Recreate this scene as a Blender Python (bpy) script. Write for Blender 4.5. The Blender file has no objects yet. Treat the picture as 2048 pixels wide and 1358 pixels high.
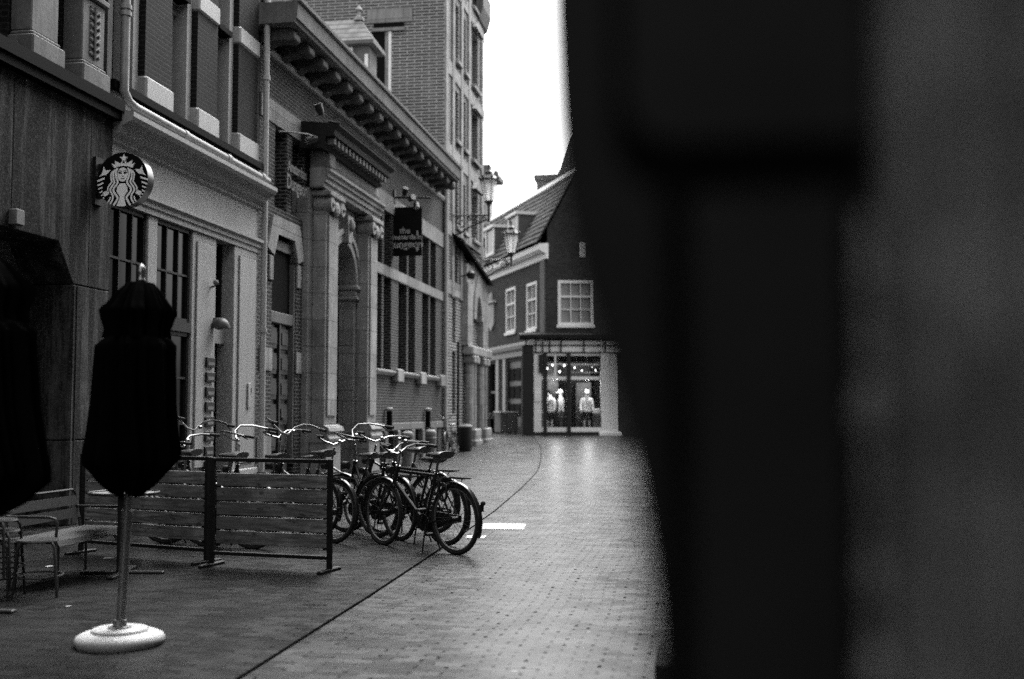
import bpy, bmesh, math, random
from mathutils import Vector, Matrix
random.seed(7)
sc = bpy.context.scene
R = math.radians

# ---------------------------------------------------------------- camera
cam = bpy.data.cameras.new("camera"); co = bpy.data.objects.new("camera", cam)
sc.collection.objects.link(co); sc.camera = co
co.location = (0, 0, 1.5)
co.rotation_euler = (R(90 + 3.5951), 0, R(8.9953))
cam.sensor_width = 36; cam.lens = 40.0
cam.clip_start = 0.05; cam.clip_end = 2000
cam.dof.use_dof = True; cam.dof.focus_distance = 12.5; cam.dof.aperture_fstop = 1.25
# ---------------------------------------------------------------- sky, sun, exposure
w = bpy.data.worlds.new("World"); sc.world = w; w.use_nodes = True
nt = w.node_tree; nt.nodes.clear()
SUN_EL, SUN_AZ = 58, 6        # azimuth from +Y towards +X
sky = nt.nodes.new("ShaderNodeTexSky"); sky.sky_type = 'NISHITA'; sky.sun_disc = False
sky.sun_elevation = R(SUN_EL); sky.sun_rotation = R(SUN_AZ); sky.dust_density = 6; sky.air_density = 1.2
bw = nt.nodes.new("ShaderNodeRGBToBW"); bg = nt.nodes.new("ShaderNodeBackground"); out = nt.nodes.new("ShaderNodeOutputWorld")
bg.inputs['Strength'].default_value = 0.15
nt.links.new(sky.outputs[0], bw.inputs[0]); nt.links.new(bw.outputs[0], bg.inputs[0]); nt.links.new(bg.outputs[0], out.inputs[0])
sl = bpy.data.lights.new("sun", 'SUN'); sl.energy = 1.0; sl.angle = R(50); sl.color = (1, 1, 1)
so = bpy.data.objects.new("sun", sl); sc.collection.objects.link(so)
sd = Vector((math.sin(R(SUN_AZ)) * math.cos(R(SUN_EL)), math.cos(R(SUN_AZ)) * math.cos(R(SUN_EL)), math.sin(R(SUN_EL))))
so.rotation_euler = sd.to_track_quat('Z', 'Y').to_euler()
sc.view_settings.view_transform = 'Standard'; sc.view_settings.look = 'None'
sc.view_settings.exposure = 2.3; sc.view_settings.gamma = 1.0
sc.cycles.use_denoising = False; sc.cycles.sample_clamp_indirect = 2.0; sc.cycles.use_adaptive_sampling = False; sc.cycles.max_bounces = 6; sc.cycles.diffuse_bounces = 3

# ---------------------------------------------------------------- materials (all greys: black-and-white photograph)
def g(v): return (v, v, v, 1)
class NT:
    def __init__(s, name):
        s.m = bpy.data.materials.new(name); s.m.use_nodes = True; s.t = s.m.node_tree; s.t.nodes.clear()
        s.o = s.n("ShaderNodeOutputMaterial"); s.b = s.n("ShaderNodeBsdfPrincipled"); s.l(s.b.outputs[0], s.o.inputs[0])
    def n(s, k, **kw):
        x = s.t.nodes.new(k)
        for a, v in kw.items(): setattr(x, a, v)
        return x
    def l(s, a, b): s.t.links.new(a, b)
    def pos(s): return s.n("ShaderNodeNewGeometry").outputs['Position']
    def noise(s, vec, scale, detail=4, rough=.55):
        x = s.n("ShaderNodeTexNoise"); x.inputs['Scale'].default_value = scale; x.inputs['Detail'].default_value = detail
        x.inputs['Roughness'].default_value = rough; s.l(vec, x.inputs['Vector']); return x.outputs['Fac']
    def scale(s, vec, k):
        x = s.n("ShaderNodeVectorMath", operation='MULTIPLY'); s.l(vec, x.inputs[0]); x.inputs[1].default_value = k; return x.outputs[0]
    def ramp(s, f, pts):
        x = s.n("ShaderNodeValToRGB"); e = x.color_ramp.elements
        while len(e) < len(pts): e.new(.5)
        for i, (p, v) in enumerate(pts): e[i].position = p; e[i].color = g(v)
        s.l(f, x.inputs[0]); return x.outputs[0]
    def mix(s, f, a, b, mode='MIX'):
        x = s.n("ShaderNodeMixRGB", blend_type=mode)
        for i, v in enumerate((f, a, b)):
            if isinstance(v, (int, float)): x.inputs[i].default_value = v if i == 0 else g(v)
            else: s.l(v, x.inputs[i])
        return x.outputs[0]
    def bump(s, h, strength=.3, dist=.01):
        x = s.n("ShaderNodeBump"); x.inputs['Strength'].default_value = strength; x.inputs['Distance'].default_value = dist
        s.l(h, x.inputs['Height']); s.l(x.outputs[0], s.b.inputs['Normal'])
    def fin(s, col, rough=.6, spec=.3, metal=0):
        if isinstance(col, (int, float)): s.b.inputs['Base Color'].default_value = g(col)
        else: s.l(col, s.b.inputs['Base Color'])
        if isinstance(rough, (int, float)): s.b.inputs['Roughness'].default_value = rough
        else: s.l(rough, s.b.inputs['Roughness'])
        s.b.inputs['Specular IOR Level'].default_value = spec if not s.b.inputs['Specular IOR Level'].is_linked else .2; s.b.inputs['Metallic'].default_value = metal
        return s.m
    def wallvec(s):     # (along the wall, height, 0) whatever way the wall faces
        ge = s.n("ShaderNodeNewGeometry")
        c = s.n("ShaderNodeVectorMath", operation='CROSS_PRODUCT'); c.inputs[0].default_value = (0, 0, 1); s.l(ge.outputs['True Normal'], c.inputs[1])
        d = s.n("ShaderNodeVectorMath", operation='DOT_PRODUCT'); s.l(c.outputs[0], d.inputs[0]); s.l(ge.outputs['Position'], d.inputs[1])
        z = s.n("ShaderNodeSeparateXYZ"); s.l(ge.outputs['Position'], z.inputs[0])
        q = s.n("ShaderNodeCombineXYZ"); s.l(d.outputs['Value'], q.inputs[0]); s.l(z.outputs[2], q.inputs[1]); return q.outputs[0]

def plain(name, v, rough=.6, spec=.3, metal=0, var=.18, scale=6, bump=0, spotty=0):
    n = NT(name); p = n.pos(); f = n.noise(p, scale)
    col = n.ramp(f, [(.25, v * (1 - var)), (.75, v * (1 + var))])
    if spotty:
        f2 = n.noise(p, scale * 9, 3); col = n.mix(n.ramp(f2, [(.56, 0), (.68, spotty)]), col, v * .45)
    if bump: n.bump(n.noise(p, scale * 7), bump)
    return n.fin(col, rough, spec, metal)

def brick(name, c1, c2, mortar, L=.225, Hh=.078, ms=.009, dirt=.35):
    n = NT(name); v = n.wallvec()
    b = n.n("ShaderNodeTexBrick"); n.l(v, b.inputs['Vector'])
    b.inputs['Color1'].default_value = g(c1); b.inputs['Color2'].default_value = g(c2); b.inputs['Mortar'].default_value = g(mortar)
    b.inputs['Scale'].default_value = 1; b.inputs['Mortar Size'].default_value = ms; b.inputs['Mortar Smooth'].default_value = .3
    b.inputs['Brick Width'].default_value = L; b.inputs['Row Height'].default_value = Hh; b.inputs['Bias'].default_value = -.1
    p = n.pos(); f = n.noise(p, .7, 6, .65); f2 = n.noise(n.scale(p, (2.2, 2.2, .35)), 1.6, 5)
    col = n.mix(n.ramp(f, [(.35, dirt), (.65, 0)]), b.outputs['Color'], c1 * .55)
    col = n.mix(n.ramp(f2, [(.5, 0), (.72, dirt * .6)]), col, mortar * .7)
    inv = n.n("ShaderNodeMath", operation='SUBTRACT'); inv.inputs[0].default_value = 1; n.l(b.outputs['Fac'], inv.inputs[1])
    n.bump(inv.outputs[0], .6, .01)
    return n.fin(col, .85, .2)

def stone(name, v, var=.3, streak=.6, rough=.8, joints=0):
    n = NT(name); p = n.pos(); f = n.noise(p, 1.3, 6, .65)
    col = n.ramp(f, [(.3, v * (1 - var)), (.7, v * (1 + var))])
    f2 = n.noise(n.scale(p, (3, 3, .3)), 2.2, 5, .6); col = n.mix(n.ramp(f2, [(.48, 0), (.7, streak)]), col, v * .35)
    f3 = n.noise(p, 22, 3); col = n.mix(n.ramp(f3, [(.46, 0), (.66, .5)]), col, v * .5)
    if joints:
        b = n.n("ShaderNodeTexBrick"); n.l(n.wallvec(), b.inputs['Vector'])
        for k, vv in (('Scale', 1), ('Mortar Size', .008), ('Mortar Smooth', .2), ('Brick Width', 1.3), ('Row Height', .58)): b.inputs[k].default_value = vv
        b.inputs['Color1'].default_value = g(.72); b.inputs['Color2'].default_value = g(1.08); b.inputs['Mortar'].default_value = g(.3); col = n.mix(1, col, b.outputs['Color'], 'MULTIPLY')
    n.bump(n.noise(p, 30), .25, .006); return n.fin(col, rough, .25)

def concrete(name):
    n = NT(name); p = n.pos()
    col = n.ramp(n.noise(n.scale(p, (2.2, 2.2, .18)), 2.4, 7, .68), [(.41, .002), (.5, .010), (.60, .07)])
    col = n.mix(n.ramp(n.noise(p, 5, 6, .7), [(.4, 0), (.62, .55)]), col, .012)
    col = n.mix(n.ramp(n.noise(p, 26, 3), [(.55, 0), (.7, .4)]), col, .008)
    v3 = n.n("ShaderNodeTexVoronoi"); v3.inputs['Scale'].default_value = 38; n.l(p, v3.inputs['Vector']); col = n.mix(n.ramp(v3.outputs['Distance'], [(.12, .75), (.3, 0)]), col, .003)
    col = n.mix(n.ramp(n.noise(p, 55, 2), [(.5, 0), (.66, .5)]), col, .085)
    n.bump(n.noise(p, 18, 5), .5, .012); return n.fin(col, .9, .12)

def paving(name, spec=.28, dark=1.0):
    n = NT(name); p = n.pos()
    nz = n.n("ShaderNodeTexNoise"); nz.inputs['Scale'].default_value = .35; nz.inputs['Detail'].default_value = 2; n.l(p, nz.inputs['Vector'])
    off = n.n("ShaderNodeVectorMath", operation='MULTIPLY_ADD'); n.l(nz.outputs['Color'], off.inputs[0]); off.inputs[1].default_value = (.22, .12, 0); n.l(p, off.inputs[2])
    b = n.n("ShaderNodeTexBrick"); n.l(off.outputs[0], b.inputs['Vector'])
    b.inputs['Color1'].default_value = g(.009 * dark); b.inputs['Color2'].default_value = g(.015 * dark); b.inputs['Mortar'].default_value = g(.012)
    b.inputs['Scale'].default_value = 1; b.inputs['Mortar Size'].default_value = .004; b.inputs['Mortar Smooth'].default_value = .2
    b.inputs['Brick Width'].default_value = .18; b.inputs['Row Height'].default_value = .085
    # open holes where the joints meet
    b2 = n.n("ShaderNodeTexBrick"); n.l(n.scale(off.outputs[0], (.25, 1, 1)), b2.inputs['Vector'])
    for k, v in (('Scale', 1), ('Mortar Size', .0034), ('Mortar Smooth', .15), ('Brick Width', .045), ('Row Height', .085)): b2.inputs[k].default_value = v
    gap = n.ramp(n.noise(n.scale(p, (1.5, 5, 1)), 3.1, 4, .6), [(.45, .0), (.62, 1)])
    gm = n.n("ShaderNodeMath", operation='MULTIPLY'); n.l(b2.outputs['Fac'], gm.inputs[0]); n.l(gap, gm.inputs[1])
    col = n.mix(gm.outputs[0], b.outputs['Color'], .008)
    col = n.mix(n.ramp(n.noise(p, .8, 5, .6), [(.35, .45), (.65, 0)]), col, .015)
    col = n.mix(n.ramp(n.noise(p, 60, 2), [(.4, .35), (.7, 0)]), col, .012)
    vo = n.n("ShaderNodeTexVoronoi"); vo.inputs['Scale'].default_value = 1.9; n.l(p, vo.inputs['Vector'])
    col = n.mix(n.ramp(vo.outputs['Distance'], [(.022, 1), (.04, 0)]), col, .22)      # pale specks: litter and wet glints put into the colour
    ro = n.ramp(n.noise(p, 1.1, 5, .6), [(.3, .27), (.7, .40)])
    bt = n.n("ShaderNodeTexBrick"); n.l(off.outputs[0], bt.inputs['Vector'])
    for k, v in (('Scale', 1), ('Mortar Size', 0), ('Brick Width', .18), ('Row Height', .085)): bt.inputs[k].default_value = v
    bt.inputs['Color1'].default_value = g(0); bt.inputs['Color2'].default_value = g(1)
    ro = n.mix(.3, ro, n.ramp(bt.outputs['Color'], [(0, .22), (1, .56)]))
    jm = n.n("ShaderNodeMath", operation='MAXIMUM', use_clamp=True); n.l(gm.outputs[0], jm.inputs[0])
    j2 = n.n("ShaderNodeMath", operation='MULTIPLY'); n.l(b.outputs['Fac'], j2.inputs[0]); j2.inputs[1].default_value = .3; n.l(j2.outputs[0], jm.inputs[1])
    dry = n.ramp(n.noise(p, 2.3, 5, .65), [(.38, .6), (.62, 1.0)])
    sp = n.mix(jm.outputs[0], dry, 0.0); n.l(n.scale(sp, (spec, spec, spec)), n.b.inputs['Specular IOR Level'])
    hs = n.n("ShaderNodeMath", operation='SUBTRACT'); hs.inputs[0].default_value = 1; n.l(b.outputs['Fac'], hs.inputs[1])
    ad = n.n("ShaderNodeMath", operation='MULTIPLY_ADD'); n.l(n.noise(p, 24, 3), ad.inputs[0]); ad.inputs[1].default_value = .08; n.l(hs.outputs[0], ad.inputs[2])
    n.bump(ad.outputs[0], .3, .004); return n.fin(col, ro, .17)

def tiles(name, v):
    n = NT(name); p = n.pos()
    ge = n.wallvec(); wv = n.n("ShaderNodeTexWave"); wv.wave_type = 'BANDS'; wv.bands_direction = 'X'
    wv.inputs['Scale'].default_value = 1.3; wv.inputs['Distortion'].default_value = .6; wv.inputs['Detail'].default_value = 1; n.l(ge, wv.inputs[0])
    wy = n.n("ShaderNodeTexWave"); wy.wave_type = 'BANDS'; wy.bands_direction = 'Y'; wy.wave_profile = 'SAW'
    wy.inputs['Scale'].default_value = 1.35; wy.inputs['Distortion'].default_value = .35; n.l(ge, wy.inputs[0])
    f = n.noise(p, 3, 5, .7)
    col = n.ramp(f, [(.3, v * .6), (.7, v * 1.5)])
    col = n.mix(n.ramp(wy.outputs['Fac'], [(.0, .95), (.3, 0)]), col, v * .12)
    h = n.n("ShaderNodeMath", operation='ADD'); n.l(wv.outputs['Fac'], h.inputs[0]); n.l(wy.outputs['Fac'], h.inputs[1])
    n.bump(h.outputs[0], .9, .05); return n.fin(col, .85, .06)

def planks(name, v):
    n = NT(name); p = n.pos()
    f = n.noise(n.scale(p, (1.2, 1.2, 14)), 3, 6, .6); col = n.ramp(f, [(.36, v * .4), (.64, v * 1.6)])
    col = n.mix(n.ramp(n.noise(p, 2.6, 4), [(.42, 0), (.62, .75)]), col, v * .45)
    col = n.mix(n.ramp(n.noise(n.scale(p, (1, 1, 2)), 9, 2), [(.64, 0), (.7, .8)]), col, v * .15)
    n.bump(f, .2, .004); return n.fin(col, .7, .3)

def glass(name, tint, clear=0.0, rough=.04):
    n = NT(name); n.fin(tint, rough, .05)
    if clear:
        tr = n.n("ShaderNodeBsdfTransparent"); tr.inputs[0].default_value = g(.9)
        fr = n.n("ShaderNodeFresnel"); fr.inputs[0].default_value = 1.5
        gl = n.n("ShaderNodeBsdfGlossy"); gl.inputs['Roughness'].default_value = rough
        mx = n.n("ShaderNodeMixShader"); n.l(fr.outputs[0], mx.inputs[0]); n.l(tr.outputs[0], mx.inputs[1]); n.l(gl.outputs[0], mx.inputs[2])
        n.l(mx.outputs[0], n.o.inputs[0])
    return n.m

def worn(name):
    n = NT(name); p = n.pos(); b = n.n("ShaderNodeTexBrick"); n.l(p, b.inputs['Vector'])
    for k, v in (('Scale', 1), ('Mortar Size', .008), ('Mortar Smooth', .3), ('Brick Width', .18), ('Row Height', .085)): b.inputs[k].default_value = v
    col = n.mix(n.ramp(n.noise(p, 16, 5, .7), [(.42, .0), (.62, .75)]), .6, .05); col = n.mix(b.outputs['Fac'], col, .03); return n.fin(col, .6, .2)
def milk(name):
    n = NT(name); n.fin(.8, .3, .3)
    tr = n.n("ShaderNodeBsdfTransparent"); tr.inputs[0].default_value = g(.9); tl = n.n("ShaderNodeBsdfTranslucent"); tl.inputs[0].default_value = g(.85)
    m1 = n.n("ShaderNodeMixShader"); m1.inputs[0].default_value = .5; n.l(n.b.outputs[0], m1.inputs[1]); n.l(tl.outputs[0], m1.inputs[2])
    m2 = n.n("ShaderNodeMixShader"); m2.inputs[0].default_value = .45; n.l(m1.outputs[0], m2.inputs[1]); n.l(tr.outputs[0], m2.inputs[2]); n.l(m2.outputs[0], n.o.inputs[0]); return n.m
def lamp(name, e):
    n = NT(name); n.fin(.8, .4, .2); n.b.inputs['Emission Color'].default_value = g(1); n.b.inputs['Emission Strength'].default_value = e; return n.m
M = {
 'paving': paving("brick_paving", .30), 'terrace': paving("shaded_terrace_bricks", .12, .6),  # terrace copy is darker and duller, with shade put into its colour
 'brick_dark': brick("brick_dark", .004, .009, .026, ms=.011),
 'brick_hall': brick("brick_hall", .010, .024, .15, ms=.013),
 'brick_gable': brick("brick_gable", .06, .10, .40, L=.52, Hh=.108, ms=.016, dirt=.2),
 'brick_far': brick("brick_far", .022, .05, .075),
 'brick_right': brick("brick_right", .06, .09, .16),
 'stone': stone("stone_pale", .27, joints=1), 'stone_mid': stone("stone_mid", .13), 'stone_bracket': stone("stone_bracket", .07, .3, .5), 'stone_dark': stone("stone_dark_and_shaded", .014, .3, .5),  # darkest stone also carries recess shade in its colour
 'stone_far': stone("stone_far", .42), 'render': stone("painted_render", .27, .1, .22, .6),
 'concrete': concrete("stained_concrete"),
 'white': plain("white_paint", .72, .5, .3, var=.08), 'offwhite': plain("off_white_paint", .29, .5, .3, var=.12),
 'grey_paint': plain("grey_paint", .11, .5, .3), 'dark_paint': plain("dark_paint", .0025, .7, .05),
 'black_wood': plain("black_wood", .012, .5, .3), 'door_wood': plain("dark_door_wood", .018, .5, .3),
 'glass_dark': glass("window_glass_dark", .004, 0, .12), 'glass_clear': glass("shop_glass", .02, 1), 'glass_far': glass("far_window_glass", .25, 0, .15),
 'zinc': plain("zinc_pipe", .22, .5, .3, .25, var=.2), 'pipe_grey': plain("painted_pipe", .34, .45, .4),
 'black_metal': plain("black_steel", .008, .55, .22), 'chrome': plain("chrome", .28, .32, .5, 1, var=.05),
 'cloth': plain("black_canvas", .0028, .95, .0, bump=.3, scale=14), 'rubber': plain("rubber", .010, .7, .3), 'bike_black': plain("bike_black_paint", .010, .25, .5),
 'saddle': plain("saddle_vinyl", .04, .3, .9), 'planks': planks("screen_planks", .15),
 'bench_metal': plain("bench_metal", .022, .4, .35, .3), 'pole_metal': plain("parasol_pole", .20, .38, .4, .55, var=.25, scale=12, spotty=.6), 'base_white': plain("parasol_base", .30, .6, .3, var=.25, spotty=.5, scale=8),
 'letter': plain("aged_lettering", .38, .6, .2, var=.5, scale=14), 'sign_black': plain("sign_black", .003, .5, .12), 'sign_white': plain("sign_white", .95, .5, .3, var=.04), 'rim': plain("sign_rim", .02, .16, .6),
 'roof_clay': plain("roof_clay", .085, .8, .15, var=.5, scale=5, spotty=.5), 'roof_far': tiles("roof_tiles", .045), 'roof_pale': tiles("roof_tiles_pale", .16),
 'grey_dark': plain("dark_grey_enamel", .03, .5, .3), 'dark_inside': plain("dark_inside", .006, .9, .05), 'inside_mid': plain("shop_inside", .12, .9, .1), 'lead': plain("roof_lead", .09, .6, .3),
 'lamp_glass': milk("lantern_glass"), 'bulb': lamp("lit_bulb", 1.2), 'cable_lit': plain("pale_lamp_shade", .7, .4, .3), 'mannequin': plain("mannequin_white", .75, .5, .3, var=.05), 'shirt': plain("white_cloth", .85, .9, .1, var=.05, scale=30),
 'skirt': plain("dark_cloth", .02, .9, .1), 'iron': plain("black_iron", .012, .5, .4),
 'foliage': plain("foliage", .09, .8, .2, var=.4), 'bark': plain("bark", .05, .9, .1),
 'near_wood': plain("near_black_wood", .010, .6, .1, var=.3, scale=9), 'near_groove_shade': plain("near_groove_shade", .0012, .8, .05), 'near_plaster': plain("near_plaster", .11, .7, .25, var=.7, scale=11, spotty=.6),
 'paper': plain("paper", .22, .8, .1), 'mark': worn("marking_paint"), 'slot': plain("drain_slot", .003, .95, .0),
}

# ---------------------------------------------------------------- mesh helpers
def LF(X0): return lambda a, d, z: (X0 + d, a, z)            # left facades: a = along street, d = out from wall
ID = lambda a, d, z: (a, d, z)
class MB:
    def __init__(s, T=ID): s.v, s.f, s.T = [], [], T
    def add(s, vs, fs):
        k = len(s.v); s.v += [s.T(*p) for p in vs]; s.f += [tuple(i + k for i in f) for f in fs]; return s
    def box(s, a0, a1, d0, d1, z0, z1):
        return s.add([(a, d, z) for z in (z0, z1) for d in (d0, d1) for a in (a0, a1)],
                     [(0, 1, 3, 2), (4, 6, 7, 5), (0, 4, 5, 1), (2, 3, 7, 6), (0, 2, 6, 4), (1, 5, 7, 3)])
    def cbox(s, a0, a1, d0, d1, z0, z1, c=.02):               # box with chamfered edges all round its front and top
        if min(a1 - a0, d1 - d0, z1 - z0) < 2.2 * c: return s.box(a0, a1, d0, d1, z0, z1)
        V, F = [], []
        rings = [(c, 0), (0, c)]; zs = [(z0, c), (z0 + c, 0), (z1 - c, 0), (z1, c)]
        for z, i in zs:
            x0, x1, y0, y1 = a0 + i, a1 - i, d0 + i, d1 - i
            V += [(x0 + c, y0, z), (x1 - c, y0, z), (x1, y0 + c, z), (x1, y1 - c, z), (x1 - c, y1, z), (x0 + c, y1, z), (x0, y1 - c, z), (x0, y0 + c, z)]
        for r in range(3):
            for k in range(8): F.append((r * 8 + k, r * 8 + (k + 1) % 8, r * 8 + 8 + (k + 1) % 8, r * 8 + 8 + k))
        F += [tuple(range(7, -1, -1)), tuple(range(24, 32))]; return s.add(V, F)
    def prism(s, pts, d0, d1):                                # polygon in (a, z) pushed from depth d0 to d1
        n = len(pts); s.add([(a, d0, z) for a, z in pts] + [(a, d1, z) for a, z in pts],
              [tuple(range(n)), tuple(range(2 * n - 1, n - 1, -1))] + [(i, (i + 1) % n, n + (i + 1) % n, n + i) for i in range(n)]); return s
    def prof(s, pts, a0, a1):                                 # moulding profile in (d, z) pushed along a
        n = len(pts); s.add([(a0, d, z) for d, z in pts] + [(a1, d, z) for d, z in pts],
              [tuple(range(n)), tuple(range(2 * n - 1, n - 1, -1))] + [(i, (i + 1) % n, n + (i + 1) % n, n + i) for i in range(n)]); return s
    def tube(s, pts, r, seg=8, closed=False):
        P = [Vector(p) for p in pts]; n = len(P); rr = r if isinstance(r, (list, tuple)) else [r] * n
        V, F = [], []; prev = None
        for i in range(n):
            if closed: t = P[(i + 1) % n] - P[i - 1]
            else: t = P[min(i + 1, n - 1)] - P[max(i - 1, 0)]
            t.normalize()
            if prev is None:
                a = Vector((0, 0, 1)) if abs(t.z) < .9 else Vector((1, 0, 0)); u = t.cross(a).normalized()
            else:
                u = prev - t * prev.dot(t)
                u = u.normalized() if u.length > 1e-6 else t.orthogonal().normalized()
            prev = u; v = t.cross(u)
            for k in range(seg):
                q = P[i] + (u * math.cos(2 * math.pi * k / seg) + v * math.sin(2 * math.pi * k / seg)) * rr[i]; V.append(tuple(q))
        for i in range(n if closed else n - 1):
            j = (i + 1) % n
            for k in range(seg): F.append((i * seg + k, i * seg + (k + 1) % seg, j * seg + (k + 1) % seg, j * seg + k))
        if not closed: F += [tuple(range(seg - 1, -1, -1)), tuple(range((n - 1) * seg, n * seg))]
        return s.add(V, F)
    def lathe(s, prof, c=(0, 0, 0), seg=24, fn=None):          # prof: (radius, z); axis vertical
        V, F = [], []; n = len(prof)
        for r, z in prof:
            for k in range(seg):
                t = 2 * math.pi * k / seg; q = r * (fn(t, z) if fn else 1); V.append((c[0] + q * math.cos(t), c[1] + q * math.sin(t), c[2] + z))
        for i in range(n - 1):
            for k in range(seg): F.append((i * seg + k, i * seg + (k + 1) % seg, (i + 1) * seg + (k + 1) % seg, (i + 1) * seg + k))
        F += [tuple(range(seg - 1, -1, -1)), tuple(range((n - 1) * seg, n * seg))]; return s.add(V, F)
    def cyl(s, a, b, r, seg=16): return s.tube([a, b], r, seg)
    def ball(s, c, r, seg=12, rings=8, sq=(1, 1, 1)):
        V, F = [], []
        for i in range(rings + 1):
            p = math.pi * i / rings; rr = math.sin(p) + 1e-4
            for k in range(seg):
                t = 2 * math.pi * k / seg; V.append((c[0] + r * sq[0] * rr * math.cos(t), c[1] + r * sq[1] * rr * math.sin(t), c[2] + r * sq[2] * math.cos(p)))
        for i in range(rings):
            for k in range(seg): F.append((i * seg + k, i * seg + (k + 1) % seg, (i + 1) * seg + (k + 1) % seg, (i + 1) * seg + k))
        return s.add(V, F)
    def loft(s, rings):                                       # closed rings of equal length
        n = len(rings[0]); V = [p for r in rings for p in r]; F = []
        for i in range(len(rings) - 1):
            for k in range(n): F.append((i * n + k, i * n + (k + 1) % n, (i + 1) * n + (k + 1) % n, (i + 1) * n + k))
        F += [tuple(range(n - 1, -1, -1)), tuple(range((len(rings) - 1) * n, len(rings) * n))]; return s.add(V, F)
    def ell(s, rings, seg=14):                                # rings of (cx, cy, z, rx, ry)
        return s.loft([[(cx + rx * math.cos(2 * math.pi * k / seg), cy + ry * math.sin(2 * math.pi * k / seg), z) for k in range(seg)] for cx, cy, z, rx, ry in rings])
    def wall(s, a0, a1, z0, z1, d, holes=(), reveal=.3, ends=.5):
        """front sheet at depth d with openings (a0,a1,z0,z1[,reveal]); reveals run back from the sheet"""
        A = sorted({a0, a1} | {x for h in holes for x in h[:2] if a0 < x < a1}); Z = sorted({z0, z1} | {x for h in holes for x in h[2:4] if z0 < x < z1})
        for i in range(len(A) - 1):
            for j in range(len(Z) - 1):
                ca, cz = (A[i] + A[i + 1]) / 2, (Z[j] + Z[j + 1]) / 2
                if any(h[0] < ca < h[1] and h[2] < cz < h[3] for h in holes): continue
                s.add([(A[i], d, Z[j]), (A[i + 1], d, Z[j]), (A[i + 1], d, Z[j + 1]), (A[i], d, Z[j + 1])], [(0, 1, 2, 3)])
        for h in holes:
            r = h[4] if len(h) > 4 else reveal; x0, x1, y0, y1 = h[:4]
            for (p, q) in (((x0, y0), (x0, y1)), ((x1, y1), (x1, y0)), ((x0, y1), (x1, y1)), ((x1, y0), (x0, y0))):
                s.add([(p[0], d, p[1]), (q[0], d, q[1]), (q[0], d - r, q[1]), (p[0], d - r, p[1])], [(0, 1, 2, 3)])
        for x in (a0, a1): s.add([(x, d, z0), (x, d, z1), (x, d - ends, z1), (x, d - ends, z0)], [(0, 1, 2, 3)])
        s.add([(a0, d, z1), (a1, d, z1), (a1, d - ends, z1), (a0, d - ends, z1)], [(0, 1, 2, 3)]); return s
    def build_each(s, name, mat, parent=None, smooth=False):   # every separate piece becomes a part of its own
        par = list(range(len(s.v)))
        def find(i):
            while par[i] != i: par[i] = par[par[i]]; i = par[i]
            return i
        for f in s.f:
            for i in f[1:]: par[find(i)] = find(f[0])
        G = {}
        for f in s.f: G.setdefault(find(f[0]), []).append(f)
        out = []
        for fs in G.values():
            ids = sorted({i for f in fs for i in f}); mp = {i: k for k, i in enumerate(ids)}
            m = MB(); m.v = [s.v[i] for i in ids]; m.f = [tuple(mp[i] for i in f) for f in fs]; out.append(m.build(name, mat, parent, smooth))
        return out
    def build(s, name, mat, parent=None, smooth=False, label=None, bevel=0):
        off = Vector((0, 0, 0)); p = parent
        while p is not None: off += p.location; p = p.parent
        me = bpy.data.meshes.new(name); me.from_pydata([tuple(Vector(v) - off) for v in s.v], [], s.f)
        bm = bmesh.new(); bm.from_mesh(me); bmesh.ops.recalc_face_normals(bm, faces=bm.faces[:])
        for f in bm.faces: f.smooth = smooth
        if smooth:
            for e in bm.edges:
                if len(e.link_faces) == 2 and e.calc_face_angle(0) > R(42): e.smooth = False
        bm.to_mesh(me); bm.free()
        me.materials.append(M[mat]); o = bpy.data.objects.new(name, me); sc.collection.objects.link(o)
        if parent is not None: o.parent = parent
        if label: o['label'] = label
        if bevel:
            b = o.modifiers.new("bevel", 'BEVEL'); b.width = bevel; b.segments = 2; b.limit_method = 'ANGLE'
        return o
def tag(o, label, cat, group=None):
    o['label'] = label; o['category'] = cat
    if group: o['group'] = group
    return o
def thing(name, label, cat, loc=(0, 0, 0), rz=0, group=None):
    o = bpy.data.objects.new(name, None); sc.collection.objects.link(o); o.location = loc; o.rotation_euler = (0, 0, rz); o.empty_display_size = .2
    return tag(o, label, cat, group)
def structure(o, kind='structure'): o['kind'] = kind; return o
def dup(root, loc=None, rz=None, label=None):
    r = root.copy(); sc.collection.objects.link(r)
    if loc is not None: r.location = loc
    if rz is not None: r.rotation_euler = (0, 0, rz)
    if label: r['label'] = label
    for ch in list(root.children):
        c = ch.copy(); sc.collection.objects.link(c); c.parent = r
        for gch in list(ch.children):
            d = gch.copy(); sc.collection.objects.link(d); d.parent = c
    return r
def text_mb(txt, size, depth, T, align='CENTER', shear=0, bold=0):
    cu = bpy.data.curves.new("lettering", 'FONT'); cu.body = txt; cu.size = size; cu.extrude = depth / 2; cu.align_x = align; cu.shear = shear; cu.offset = bold
    ob = bpy.data.objects.new("lettering", cu); sc.collection.objects.link(ob)
    dg = bpy.context.evaluated_depsgraph_get(); me = bpy.data.meshes.new_from_object(ob.evaluated_get(dg))
    mb = MB(T); mb.add([(v.co.x, v.co.z, v.co.y) for v in me.vertices], [tuple(p.vertices) for p in me.polygons])
    bpy.data.objects.remove(ob); bpy.data.curves.remove(cu); bpy.data.meshes.remove(me); return mb
def arc(c, r, t0, t1, n): return [(c[0] + r * math.cos(t0 + (t1 - t0) * i / n), c[1] + r * math.sin(t0 + (t1 - t0) * i / n)) for i in range(n + 1)]
def gz(y): t = max(0, min(1, (y - 33) / 15)); return .45 * t * t * (3 - 2 * t)

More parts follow.
